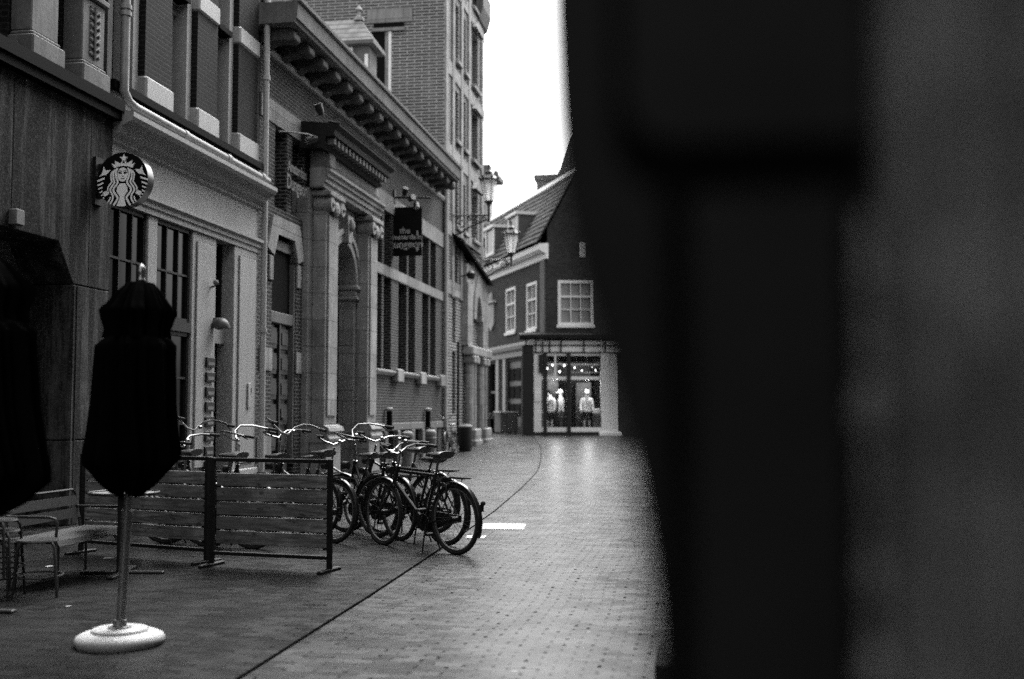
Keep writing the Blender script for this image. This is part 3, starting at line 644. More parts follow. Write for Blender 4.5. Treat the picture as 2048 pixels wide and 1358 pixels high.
for z0 in (8.1, 11.2, 14.1, 17.2):
    for a0, a1 in ((39.35, 39.95), (40.75, 41.3), (42.5, 43.7)): mb.cbox(a0 - .12, a1 + .12, .0, .16, z0 - .16, z0 - .01, .02)
mb.build("stone_bands", 'stone', tb)
mb = MB(T)
for z0, z1 in ((8.1, 9.9), (11.2, 13.0), (14.1, 16.2)): mb.prism([(42.3, z1 + .1), (43.9, z1 + .1), (43.5, z1 + .42), (42.7, z1 + .42)], .05, .22)
mb.build("window_heads", 'stone', tb)
mb = MB(T); mb.prof([(0, 16.9), (.15, 17.0), (.28, 17.5), (.28, 18.2), (0, 18.6)], 43.4, 45.1); mb.build("corbelled_turret", 'stone_mid', tb)
mb = MB(T); mb.box(Y0 - .06, Y0 - .002, -2.75, -1.15, 14.95, 15.45); mb.box(Y0 - .04, Y0 - .002, -2.1, -2.0, 12.2, 14.7); mb.box(Y0 - .1, Y0 - .002, -2.55, -1.4, 14.64, 14.76); mb.box(Y0 - .04, Y0 - .003, -5.5, -5.35, 12, 18); mb.build("gable_window_frame", 'stone', tb)
mb = MB(T); mb.box(Y0 - .03, Y0 - .002, -2.7, -2.1, 12.2, 14.64); mb.box(Y0 - .035, Y0 - .003, -2.52, -1.43, 14.767, 14.93); mb.build("gable_window", 'dark_inside', tb)
mb = MB(T); mb.box(Y0 - .045, Y0 - .003, -1.98, -1.88, 12.2, 14.64); mb.build("gable_window_edge", 'white', tb)
# pointed stone doorway
mb = MB(T); dc, dz, dr = 42.6, 4.95, 1.15
def pointed(c, zs, r, n=10):
    L = [(c - r + 2 * r * 1.0 * (1 - math.cos(t)), zs + 2 * r * math.sin(t)) for t in [i * (math.pi / 3) / n for i in range(n + 1)]]
    return L + [(2 * c - x, z) for x, z in L[::-1][1:]]
PI_, PO = pointed(dc, dz, .55), pointed(dc, dz, 1.0)
ring(mb, PO, PI_, .0, .3)
mb.box(40.6, 41.55, .0, .25, 3.9, 6.2); mb.box(43.65, 44.75, .0, .25, 3.9, 6.2)
for i in range(len(PO) - 1):
    (x0, z0), (x1, z1) = PO[i], PO[i + 1]; zt = 7.15
    mb.prism([(x0, z0), (x1, z1), (x1, zt), (x0, zt)], .0, .22)
mb.box(40.6, 41.6, .0, .2, 6.2, 6.9); mb.box(43.6, 44.75, .0, .2, 6.2, 7.0)
mb.cbox(40.7, 44.8, .0, .42, 3.55, 3.9, .05)
for a in (41.1, 41.7, 43.2, 43.9): mb.tube([(a, .2, .6), (a, .2, 3.5)], .17, 10)
for a in (41.1, 41.7, 43.2, 43.9): mb.cbox(a - .25, a + .25, .0, .45, 3.25, 3.53, .04)
for a in (40.9, 43.1): mb.cbox(a, a + 1.15, .0, .5, .3, .85, .05); mb.cbox(a - .05, a + 1.2, .0, .55, .2, .45, .05)
mb.build("stone_doorway", 'stone', tb)
mb = MB(T); mb.prism(PI_, .01, .06); mb.box(42.0, 43.0, .01, .06, .4, 3.5); mb.build("doorway_recess_shade", 'stone_dark', tb)  # flat dark sheet gives the doorway's inner shade by colour
mb = MB(T); mb.prof([(.0, 7.65), (.35, 7.4), (.4, 7.46), (.0, 7.8)], 38.7, 42.4)
mb.add([(38.9, .02, 7.55), (38.9, .42, 7.4), (44.9, .42, 6.5), (44.9, .02, 6.6), (38.9, .02, 7.75), (38.9, .42, 7.52), (44.9, .42, 6.62), (44.9, .02, 6.8)], [(0, 1, 2, 3), (4, 7, 6, 5), (0, 4, 5, 1), (1, 5, 6, 2), (2, 6, 7, 3), (3, 7, 4, 0)])
mb.build("drip_moulding", 'dark_paint', tb)
mb = MB(T); mb.tube([(38.6, .3, .3), (38.6, .3, 3.9)], .05, 8); mb.build("thin_pipe", 'black_metal', tb)
mb = MB(T); mb.tube([(39.6, .2, 6.3), (39.6, .5, 6.35)], .03, 8); mb.ell([(39.6, .55, 6.2, .12, .12), (39.6, .55, 6.4, .16, .16), (39.6, .55, 6.5, .05, .05)], 10); mb.build("wall_light", 'black_metal', tb)
mb = MB(T); mb.box(Y0 + .02, Y1 - .02, -8, -.65, 0, ZT); mb.build("light_block_core", 'dark_inside', tb)  # core box added to block light behind the banded front

# ================================================================= FAR END: corner house with a shop
C0 = Vector((-6.27, 49.6, 0)); FR = Vector((.988, .156, 0)); FN = Vector((.156, -.988, 0))
WG = Vector((-math.sin(R(26)), math.cos(R(26)), 0)); WN = Vector((-WG.y, WG.x, 0)); GB = .45
def FT(a, d, z): v = C0 + FR * a + FN * d; return (v.x, v.y, z)
def WT(a, d, z): v = C0 + WG * a + WN * d; return (v.x, v.y, z)
fs = thing("corner_house", "dark brick corner house with tiled roof, white windows and a lit white shop window", "building", (C0.x, C0.y, GB))
FE = 9.0
mb = MB(FT)
mb.wall(0, FE, 4.5, 8.9, 0, [(.46, 2.05, 5.26, 7.26, .12), (3.4, 5.0, 5.26, 7.26, .12)]); mb.wall(2.9, FE, GB - .2, 4.5, 0)
mb.prism([(0, 8.9), (FE, 8.9), (FE, 12.4), (1.62, 12.4), (1.45, 12.2), (.0, 9.55)], -.3, 0)
mb.T = WT; mb.wall(0, 14, 4.4, 8.9, 0.001, [(1.45, 2.95, 5.2, 7.4, .15), (4.7, 6.3, 5.3, 7.5, .15), (11.4, 12.6, 5.3, 7.5, .15)])
mb.wall(0, 14, GB - .2, 4.4, 0.001, [(.9, 3.3, .75, 3.9, .2), (3.9, 6.0, .75, 3.9, .2), (7.6, 9.4, .5, 3.9, .2), (10.2, 12.5, .5, 3.9, .2)])
mb.build("wall", 'brick_far', fs)
def far_window(T, a0, a1, z0, z1, cols, rows):
    mb = MB(T); fr = .13
    mb.box(a0, a0 + fr, -.1, .03, z0, z1); mb.box(a1 - fr, a1, -.1, .03, z0, z1); mb.box(a0 + fr, a1 - fr, -.1, .028, z1 - fr, z1); mb.box(a0 + fr, a1 - fr, -.1, .028, z0, z0 + fr); mb.box(a0 - .06, a1 + .06, .031, .1, z0 - .1, z0 + .02)
    zm = z0 + (z1 - z0) * .64; mb.box(a0 + fr, a1 - fr, -.09, .01, zm - .045, zm + .045)
    for i in range(1, cols): a = a0 + fr + (a1 - a0 - 2 * fr) * i / cols; mb.box(a - .018, a + .018, -.085, 0, z0 + fr, z1 - fr)
    for j in range(1, rows): z = z0 + fr + (zm - z0 - fr) * j / rows; mb.box(a0 + fr, a1 - fr, -.084, -.002, z - .018, z + .018)
    f = mb.build("window", 'white', fs); m2 = MB(T); m2.box(a0 + .02, a1 - .02, -.116, -.095, z0 + .02, z1 - .02); m2.build("pane", 'glass_far', f)
far_window(FT, .46, 2.05, 5.26, 7.26, 3, 2); far_window(FT, 3.4, 5.0, 5.26, 7.26, 3, 2)
far_window(WT, 1.45, 2.95, 5.2, 7.4, 2, 2); far_window(WT, 4.7, 6.3, 5.3, 7.5, 2, 2); far_window(WT, 11.4, 12.6, 5.3, 7.5, 2, 2)
mb = MB(FT); mb.box(1.45, 1.72, .0, .03, 8.3, 8.95); mb.build("small_vent", 'white', fs)
mb = MB(WT); mb.box(.15, .75, .002, .1, 4.5, 8.2); mb.build("corner_pilaster", 'stone_mid', fs)
mb = MB(WT)                                                     # shield on the wing wall
mb.prism([(8.3, 5.95), (8.3, 7.0), (9.4, 7.0), (9.4, 5.95), (8.85, 5.6)], .002, .08); mb.ball((8.85, .05, 7.3), .3, 10, 8, (1, .4, 1)); mb.prism([(8.0, 7.02), (9.7, 7.02), (9.5, 7.16), (8.2, 7.16)], .002, .2); mb.build("shield_ornament", 'stone_far', fs)
mb = MB(WT); mb.prof([(0, 8.2), (.1, 8.22), (.12, 8.45), (.3, 8.5), (.42, 8.62), (.42, 8.86), (0, 8.9)], -.15, 14); mb.build("eaves", 'white', fs)
mb = MB(WT); NR, NC = 13, 228; sl_ = Vector((-2.0, 3.35)); V = []; rnd = random.Random(5)   # pantiles: waves across, a step at every course
for r_ in range(NR):
    for half in (0, 1):
        f_ = (r_ + half) / NR; jit = [rnd.uniform(-.012, .012) for _ in range(NC // 4 + 2)]
        for c_ in range(NC + 1):
            a_ = -.2 + 14.2 * c_ / NC; lift = .035 * math.cos(2 * math.pi * c_ / 4 + .4) + (.07 if half == 0 else .0) + jit[c_ // 4] + .05 * math.sin(a_ * .9 + r_ * .2) * .5
            V.append((a_, .5 + sl_.x * f_ + lift * .86, 8.9 + sl_.y * f_ + lift * .51))
mb.add(V, [(q_ * (NC + 1) + c_, q_ * (NC + 1) + c_ + 1, (q_ + 1) * (NC + 1) + c_ + 1, (q_ + 1) * (NC + 1) + c_) for q_ in range(2 * NR - 1) for c_ in range(NC)])
rf = mb.build("roof", 'roof_clay', fs, True)
mb = MB(WT); mb.prof([(-1.75, 12.15), (-1.35, 12.2), (-1.42, 12.42), (-1.65, 12.42)], -.3, 14); mb.build("ridge", 'white', rf)
for a0, a1 in ((3.4, 4.9), (7.4, 8.9), (11.0, 12.4)):
    mb = MB(WT); mb.box(a0, a1, -.9, .28, 9.3, 10.75); dmr = mb.build("dormer", 'lead', fs)
    m2 = MB(WT); m2.box(a0 - .1, a1 + .1, -1.2, .45, 10.755, 10.9); m2.box(a0, a0 + .15, .281, .35, 9.4, 10.75); m2.box(a1 - .15, a1, .281, .35, 9.4, 10.75); m2.box(a0 + .15, a1 - .15, .281, .34, 9.4, 9.55); m2.build("dormer_trim", 'white', dmr)
    m2 = MB(WT); m2.box(a0 + .15, a1 - .15, .281, .30, 9.56, 10.74); m2.build("dormer_pane", 'glass_far', dmr)
# wing shop front
mb = MB(WT); mb.prof([(0, 4.05), (.12, 4.08), (.14, 4.3), (.3, 4.4), (.36, 4.55), (.36, 4.65), (0, 4.75)], 1.3, 14); mb.build("wing_cornice", 'offwhite', fs)
mb = MB(WT)
for a in (6.1, 7.3, 9.5): mb.box(a, a + .45, .002, .12, GB, 4.05)
mb.build("wing_pilaster", 'offwhite', fs)
mb = MB(WT)
for a0, a1 in ((.9, 3.3), (3.9, 6.0), (7.6, 9.4), (10.2, 12.5)): mb.box(a0, a1, -.3, -.18, .5, 3.95)
mb.build("wing_glass", 'glass_dark', fs)
mb = MB(WT)
for a0, a1 in ((3.9, 6.0), (7.6, 9.4), (10.2, 12.5)): mb.box(a0, a1, -.17, -.08, 2.4, 2.52); mb.box((a0 + a1) / 2 - .04, (a0 + a1) / 2 + .04, -.17, -.09, .75, 3.9)
mb.build("wing_mullion", 'grey_paint', fs)
for j in range(3):
    for i in range(2):
        mb = MB(WT); mb.box(4.15 + i * .95, 4.9 + i * .95, -.075, -.03, 1.25 + j * .85, 1.85 + j * .85); mb.build("wall_board", 'dark_paint', fs)
mb = MB(WT); mb.box(3.9, 6.0, -.16, -.08, .5, 3.95); mb.build("board_backing", 'grey_paint', fs)
# shop bay: u -0.9..2.6 projecting, floor, ceiling, back wall, posts
BA, BB, BD = -.95, 2.62, .55
mb = MB(FT); mb.box(BA + .05, BB, -2.2, BD, GB, GB + .14); mb.build("shop_floor", 'stone_dark', fs)
mb = MB(FT); mb.box(BA + .3, BB + .25, -2.25, -2.2, GB + .14, 4.3); mb.build("shop_back_wall", 'inside_mid', fs)
mb = MB(FT); mb.box(BA + .3, BB, -2.2, BD - .1, 3.55, 3.62); mb.build("shop_ceiling", 'offwhite', fs)
mb = MB(FT); mb.cbox(-.62, -.28, BD - .2, BD, GB, 4.0, .02); mb.cbox(-.6, -.3, BD + .001, BD + .05, 1.9, 2.3, .01)
mb.cbox(2.3, 2.68, BD - .25, BD + .02, GB, 4.1, .02); mb.cbox(2.68, 3.05, .002, BD, GB - .1, 4.1, .03); mb.cbox(2.2, 3.2, .003, BD + .1, GB - .05, GB + .16, .03); mb.box(-.28, 2.3, BD - .12, BD - .02, 2.86, 3.0); mb.box(-.28, 2.3, BD - .25, BD + .01, GB + .15, GB + .34)
mb.box(.28, .36, BD - .1, BD - .03, 3.0, 4.0); mb.box(-.28, 2.3, BD - .1, BD - .04, 3.9, 4.05); mb.build("shop_frame", 'white', fs)
mb = MB(FT); mb.cbox(-1.12, -.64, BD - .5, BD + .03, GB, 4.35, .03); mb.cbox(-.2, -.04, BD - .1, BD + .06, GB, 4.0, .02); mb.cbox(.82, .99, BD - .1, BD + .07, GB, 4.0, .02); mb.box(-1.0, 3.0, BD - .4, BD + .04, GB - .3, GB + .12); mb.box(-.4, -.21, BD + .001, BD + .08, 3.15, 3.95); mb.build("shop_posts", 'black_wood', fs)
mb = MB(FT); mb.prof([(0, 4.62), (BD + .1, 4.62), (BD + .35, 4.68), (BD + .38, 4.8), (BD + .1, 4.86), (0, 4.95)], -1.25, 5); mb.prof([(BD - .3, 4.02), (BD + .05, 4.02), (BD + .05, 4.06), (BD - .3, 4.06)], -1.0, 5)
for a in (-1.0, -.55, -.25, .05, .55, 1.55, 2.5): mb.box(a, a + .05, BD - .02, BD + .06, 4.06, 4.62)
mb.box(-1.0, 5, BD - .02, BD + .055, 4.34, 4.38); mb.build("bay_canopy", 'black_wood', fs)
mb = MB(FT); mb.box(-.98, 5, BD - .3, BD - .04, 4.07, 4.34); mb.box(-.98, 5, BD - .3, BD - .05, 4.38, 4.56); mb.build("bay_light_panels", 'white', fs)
mb = MB(FT); mb.box(-.28, 2.3, BD - .09, BD - .075, GB + .34, 2.86); mb.box(-.28, 2.3, BD - .089, BD - .076, 3.0, 3.9); mb.build("shop_pane", 'glass_clear', fs)
mb = MB(FT); mb.box(1.0, 1.02, -2.0, .1, GB + .15, 2.8); mb.box(1.28, 1.95, -.6, -.55, GB + .15, 2.75); mb.build("display_screen", 'inside_mid', fs)
mb = MB(FT); mb.box(.2, 2.25, -1.9, -1.5, 2.92, 2.98); mb.box(1.05, 2.25, BD - .3, BD - .12, 3.42, 3.5); mb.box(1.05, 2.25, BD - .3, BD - .12, 3.18, 3.24); mb.build("display_shelf", 'offwhite', fs)
mb = MB(FT)
for a, d, z in ((-.02, .25, 3.36), (.22, .6, 3.52), (.52, .3, 3.22), (.74, .75, 3.5), (1.18, .35, 3.4), (1.52, .8, 3.27), (1.95, .3, 3.44), (2.15, .9, 3.3)): mb.ball((a, BD - d, z), .032, 8, 6, (1, 1, 1.4))
mb.build_each("shop_lamp", 'bulb', fs, True)
for k, a in enumerate((.35, 1.75)):                              # the shop's own lamps above its window display
    pl = bpy.data.lights.new("shop_lamp_light", 'POINT'); pl.energy = 13; pl.shadow_soft_size = .12; po = bpy.data.objects.new("shop_lamp_light", pl); sc.collection.objects.link(po)
    po.parent = fs; po.location = Vector(FT(a, BD - .2, 2.72)) - fs.location
mb = MB(WT); mb.box(-.0, 14, -8, -2.6, GB, 8.9); mb.box(.1, 14, -5, -1.7, 8.9, 12.1); mb.T = FT; mb.box(2.9, FE, -8, -.35, GB, 8.9); mb.box(.1, FE, -8, -.35, 4.6, 8.9); mb.build("light_block_core", 'dark_inside', fs)  # unseen cores added to block light inside the corner house
mb = MB(WT); mb.box(1, 14, -2.6, -.35, 4.4, 8.9); mb.build("light_block_wing", 'dark_inside', fs)  # another unseen light-blocking box, for the wing's upper floor

# mannequins in the shop window
def mannequin(a, d, face, label, cap, bag=False, shorts=True, arm=.1):
    x, y, _ = FT(a, d, 0); z0 = GB + .15
    t = thing("mannequin", label, "mannequin", (x, y, z0), face, "mannequins in the shop window")
    P = lambda v: (v[0] + x, v[1] + y, v[2] + z0)
    me = bpy.data.meshes.new("body")
    J = [(0, 0, .92), (0, .0, 1.12), (0, .0, 1.32), (0, -.0, 1.47), (0, .01, 1.58), (0, .02, 1.70),
         (.1, 0, .86), (.11, .01, .48), (.11, -.02, .09), (.12, .12, .03), (-.1, 0, .86), (-.11, .01, .48), (-.11, -.02, .09), (-.12, .12, .03),
         (.19, 0, 1.40), (.25, -.03, 1.12), (.26, .06 + arm, .90), (.26, .10 + arm, .81), (-.19, 0, 1.40), (-.25, -.03, 1.12), (-.26, .06, .88), (-.26, .09, .79)]
    Eg = [(0, 1), (1, 2), (2, 3), (3, 4), (4, 5), (0, 6), (6, 7), (7, 8), (8, 9), (0, 10), (10, 11), (11, 12), (12, 13), (3, 14), (14, 15), (15, 16), (16, 17), (3, 18), (18, 19), (19, 20), (20, 21)]
    rad = [(.14, .1), (.12, .085), (.15, .1), (.1, .07), (.05, .055), (.08, .1), (.085, .085), (.055, .06), (.038, .042), (.03, .035), (.085, .085), (.055, .06), (.038, .042), (.03, .035)] + [(.055, .055), (.042, .042), (.034, .034), (.025, .04)] * 2
    me.from_pydata(J, Eg, []); o = bpy.data.objects.new("body", me); sc.collection.objects.link(o)
    s = o.modifiers.new("skin", 'SKIN'); me.skin_vertices[0].data[0].use_root = True
    for k, r in enumerate(rad): me.skin_vertices[0].data[k].radius = r
    o.modifiers.new("sub", 'SUBSURF').levels = 1; o.modifiers["sub"].render_levels = 1
    dg = bpy.context.evaluated_depsgraph_get(); m2 = bpy.data.meshes.new_from_object(o.evaluated_get(dg)); bpy.data.objects.remove(o)
    o = bpy.data.objects.new("body", m2); m2.materials.clear(); m2.materials.append(M['mannequin']); sc.collection.objects.link(o); o.parent = t
    for p in m2.polygons: p.use_smooth = True
    mb = MB(); mb.ell([P((0, 0, z))[:2] + (z + z0, rx, ry) for z, rx, ry in ((.86, .185, .135), (.98, .17, .125), (1.15, .165, .12), (1.32, .20, .135), (1.42, .19, .12), (1.5, .08, .075))])
    for sgn in (1, -1):
        A = arm if sgn > 0 else 0
        mb.tube([P((sgn * .16, 0, 1.44)), P((sgn * .2, -.01, 1.38)), P((sgn * .255, -.03, 1.12)), P((sgn * .262, .06 + A, .9))], [.06, .075, .062, .055], 10)
    mb.build("shirt", 'shirt', t, True)
    mb = MB()
    if shorts:
        mb.ell([P((0, 0, z))[:2] + (z + z0, rx, ry) for z, rx, ry in ((.52, .20, .15), (.7, .19, .145), (.9, .165, .125), (.95, .16, .12))]); mb.build("skirt", 'skirt', t, True)
    else:
        for sgn in (1, -1): mb.tube([P((sgn * .09, 0, .92)), P((sgn * .1, .0, .7)), P((sgn * .11, .01, .45)), P((sgn * .11, -.01, .08))], [.11, .105, .085, .075], 10)
        mb.build("trousers", 'stone_mid', t, True)
    mb = MB()
    if cap:
        mb.ell([P((0, .02, z))[:2] + (z + z0, rx, ry) for z, rx, ry in ((1.70, .098, .118), (1.76, .095, .112), (1.82, .06, .075), (1.84, .01, .01))]); mb.ell([P((0, .15, 1.70))[:2] + (1.70 + z0, .085, .09), P((0, .15, 1.71))[:2] + (1.715 + z0, .08, .085)]); mb.build("cap", 'shirt', t, True)
    else:
        mb.ell([P((0, 0, z))[:2] + (z + z0, rx, ry) for z, rx, ry in ((1.60, .07, .05), (1.68, .097, .09), (1.76, .1, .11), (1.82, .07, .08), (1.84, .01, .01))]); mb.build("hair", 'skirt', t, True)
    # face: nose, eyes, mouth
    mb = MB(); mb.ball(P((0, .125, 1.655)), .018, 6, 5, (.8, 1, 1.4)); mb.ball(P((.035, .108, 1.675)), .012, 6, 4); mb.ball(P((-.035, .108, 1.675)), .012, 6, 4); mb.ball(P((0, .115, 1.615)), .014, 6, 4, (1.6, .6, .5)); mb.build("face", 'mannequin', t, True)
    if bag:
        mb = MB(); mb.tube([P((-.16, .1, 1.42)), P((0, .14, 1.2)), P((.2, .12, 1.0))], .018, 6); mb.cbox(*[v for v in (P((.08, .1, .9))[0], P((.28, 0, 0))[0], P((0, .1, 0))[1], P((0, .2, 0))[1], P((0, 0, .88))[2], P((0, 0, 1.06))[2])]); mb.build("shoulder_bag", 'skirt', t)
    return t
mannequin(.1, BD - .5, R(150), "mannequin with dark hair, white shirt and a bag strap, leftmost in the shop window", False, True)
mannequin(.58, BD - .5, R(95), "mannequin in white cap and shirt turned sideways behind the black post", True, shorts=False)
mannequin(1.72, BD - .45, R(188), "mannequin in white cap, white blouse and dark skirt facing the street", True)
# handbag beside it
x, y, _ = FT(2.14, BD - .3, 0); hb = thing("handbag", "small white handbag held up beside the right-hand mannequin", "bag", (x, y, GB + .95))
mb = MB(); mb.cbox(x - .13, x + .13, y - .05, y + .05, GB + .95, GB + 1.15, .02); mb.build("bag_body", 'shirt', hb)
mb = MB(); mb.tube([(x - .08, y, GB + 1.14), (x - .06, y, GB + 1.26), (x + .06, y, GB + 1.26), (x + .08, y, GB + 1.14)], .012, 6); mb.build("bag_handle", 'skirt', hb)
mb = MB(); mb.cbox(x - .16, x + .16, y - .15, y + .15, GB + .14, GB + .949, .02); pd = mb.build("display_plinth", 'inside_mid'); tag(pd, "grey display plinth under the white handbag in the shop window", "plinth")

# things behind the far house
def tree(name, x, y, h, r, label):
    t = thing(name, label, "tree", (x, y, GB)); mb = MB(); mb.tube([(x, y, GB), (x + .1, y, h * .4), (x, y + .2, h * .75)], [.35, .25, .1], 8)
    for k in range(5):
        an = k * 1.3; mb.tube([(x, y, h * (.45 + .06 * k)), (x + r * .7 * math.cos(an), y + r * .7 * math.sin(an), h * (.65 + .05 * k))], [.12, .03], 6)
    mb.build("trunk", 'bark', t); mb = MB(); rnd = random.Random(3)
    for k in range(2600):
        c = rnd.choice([(0, 0, .80, 1), (.6, .2, .78, .8), (-.6, -.1, .76, .8), (.2, -.4, .9, .7), (-.3, .4, .90, .7), (.9, 0, .9, .5)])
        while True:
            v = Vector((rnd.uniform(-1, 1), rnd.uniform(-1, 1), rnd.uniform(-1, 1)))
            if .25 < v.length < 1: break
        p = Vector((x + c[0] * r, y + c[1] * r, h * c[2])) + v * r * .75 * c[3]
        u = Vector((rnd.uniform(-1, 1), rnd.uniform(-1, 1), rnd.uniform(-1, 1))).normalized() * .16; q_ = u.orthogonal().normalized() * .1
        mb.add([tuple(p - u), tuple(p + q_), tuple(p + u), tuple(p - q_)], [(0, 1, 2, 3)])
    mb.build("crown", 'foliage', t)
tree("broad_tree", -13.9, 80, 15.6, 1.9, "leafy tree showing above the roofs at the street's end")
ch = thing("chimney_house", "tall pale house with a capped chimney rising behind the banded building", "building", (-20.5, 84, GB))
mb = MB(); mb.box(-24, -16.6, 83, 88, GB, 18.2); mb.box(-16.55, -15.1, 84, 86, GB, 19.0); mb.build("wall", 'stone_far', ch)
mb = MB(); mb.box(-17.2, -14.3, 83.6, 86.4, 19.01, 19.4); mb.box(-15.6, -15.1, 84.5, 85.5, 19.41, 20.3); mb.box(-14.8, -14.5, 84.5, 85.2, 19.41, 19.8); mb.build("chimney_cap", 'stone_mid', ch)
gh = thing("gabled_house", "dark brick gabled house with a chimney behind the tiled roof", "building", (-3, 66, GB))
mb = MB(LF(0)); TT = lambda a, d, z: (a, 66 - d, z); mb.T = TT
mb.prism([(-8.2, GB), (-8.2, 13.5), (-8.0, 15.0), (-7.5, 15.8), (-6.9, 17.6), (-6.4, 18.2), (-4, 24), (2, 24), (6, 16), (6, GB)], -8, 0); mb.build("wall", 'brick_gable', gh)  # paler brick puts the distance haze into the colour
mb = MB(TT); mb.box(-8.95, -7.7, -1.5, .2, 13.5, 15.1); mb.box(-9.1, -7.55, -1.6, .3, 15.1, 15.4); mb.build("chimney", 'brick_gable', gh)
mb = MB(TT); mb.box(-9.05, -7.0, -1.6, .35, 13.2, 13.49); mb.build("chimney_foot", 'white', gh)

# ================================================================= street lanterns on scrolled brackets
def lantern(y, z, px, label, up=0):
    t = thing("wall_lantern", label, "street lamp", (-8.25, y, z), 0, "lanterns on scrolled wall brackets"); L = px + 8.25; x0 = -8.25; zu = z + up
    mb = MB(); mb.tube([(x0, y, z), (px + .05, y, z)], .03, 8); mb.tube([(x0, y, z + .12), (x0, y, z - .75)], .035, 8); mb.tube([(px, y, z - .25), (px, y, zu + .2)], .045, 8)
    def spiral(cx, cz, r, t0, turns, r1=.02):
        n = 22; mb.tube([(cx + (r + (r1 - r) * i / n) * math.cos(t0 + turns * 2 * math.pi * i / n), y, cz + (r + (r1 - r) * i / n) * math.sin(t0 + turns * 2 * math.pi * i / n)) for i in range(n + 1)], .022, 6)
    spiral(x0 + .30, z - .27, .22, R(90), 1.6); spiral(x0 + .85, z - .2, .15, R(90), -1.5); spiral(x0 + .62, z - .12, .09, R(90), 1.2); spiral(px - .16, z - .12, .09, R(90), 1.3)
    mb.tube([(x0, y, z - .7), (x0 + .3, y, z - .62), (x0 + .6, y, z - .42), (x0 + .9, y, z - .3), (px - .05, y, z - .16)], .028, 6)
    mb.build("bracket", 'iron', t, True)
    mb = MB(); mb.lathe([(.05, .1), (.12, .2), (.17, .24), (.17, .27), (.05, .27)], (px, y, zu), 6); b = zu + .27
    for k in range(6):
        an = k * math.pi / 3; mb.tube([(px + .16 * math.cos(an), y + .16 * math.sin(an), b), (px + .3 * math.cos(an), y + .3 * math.sin(an), b + .72)], .014, 5)
    mb.lathe([(.33, .72), (.34, .77), (.2, .9), (.12, .93), (.12, 1.0), (.16, 1.02), (.05, 1.1), (.03, 1.2), (.05, 1.25), (.01, 1.32)], (px, y, b), 6)
    for k in range(6): an = k * math.pi / 3; mb.ball((px + .33 * math.cos(an), y + .33 * math.sin(an), b + .82), .05, 6, 5)
    mb.build("lantern_frame", 'iron', t); mb = MB(); mb.lathe([(.15, .01), (.285, .715)], (px, y, b), 6); mb.build("lantern_glass", 'lamp_glass', t)
lantern(38.75, 8.33, -6.95, "iron lantern on the scrolled bracket beside the hall's end pipe, standing clear against the sky", .22)
lantern(44.5, 7.52, -7.08, "iron lantern with white glass in front of the tiled roof, farther bracket")

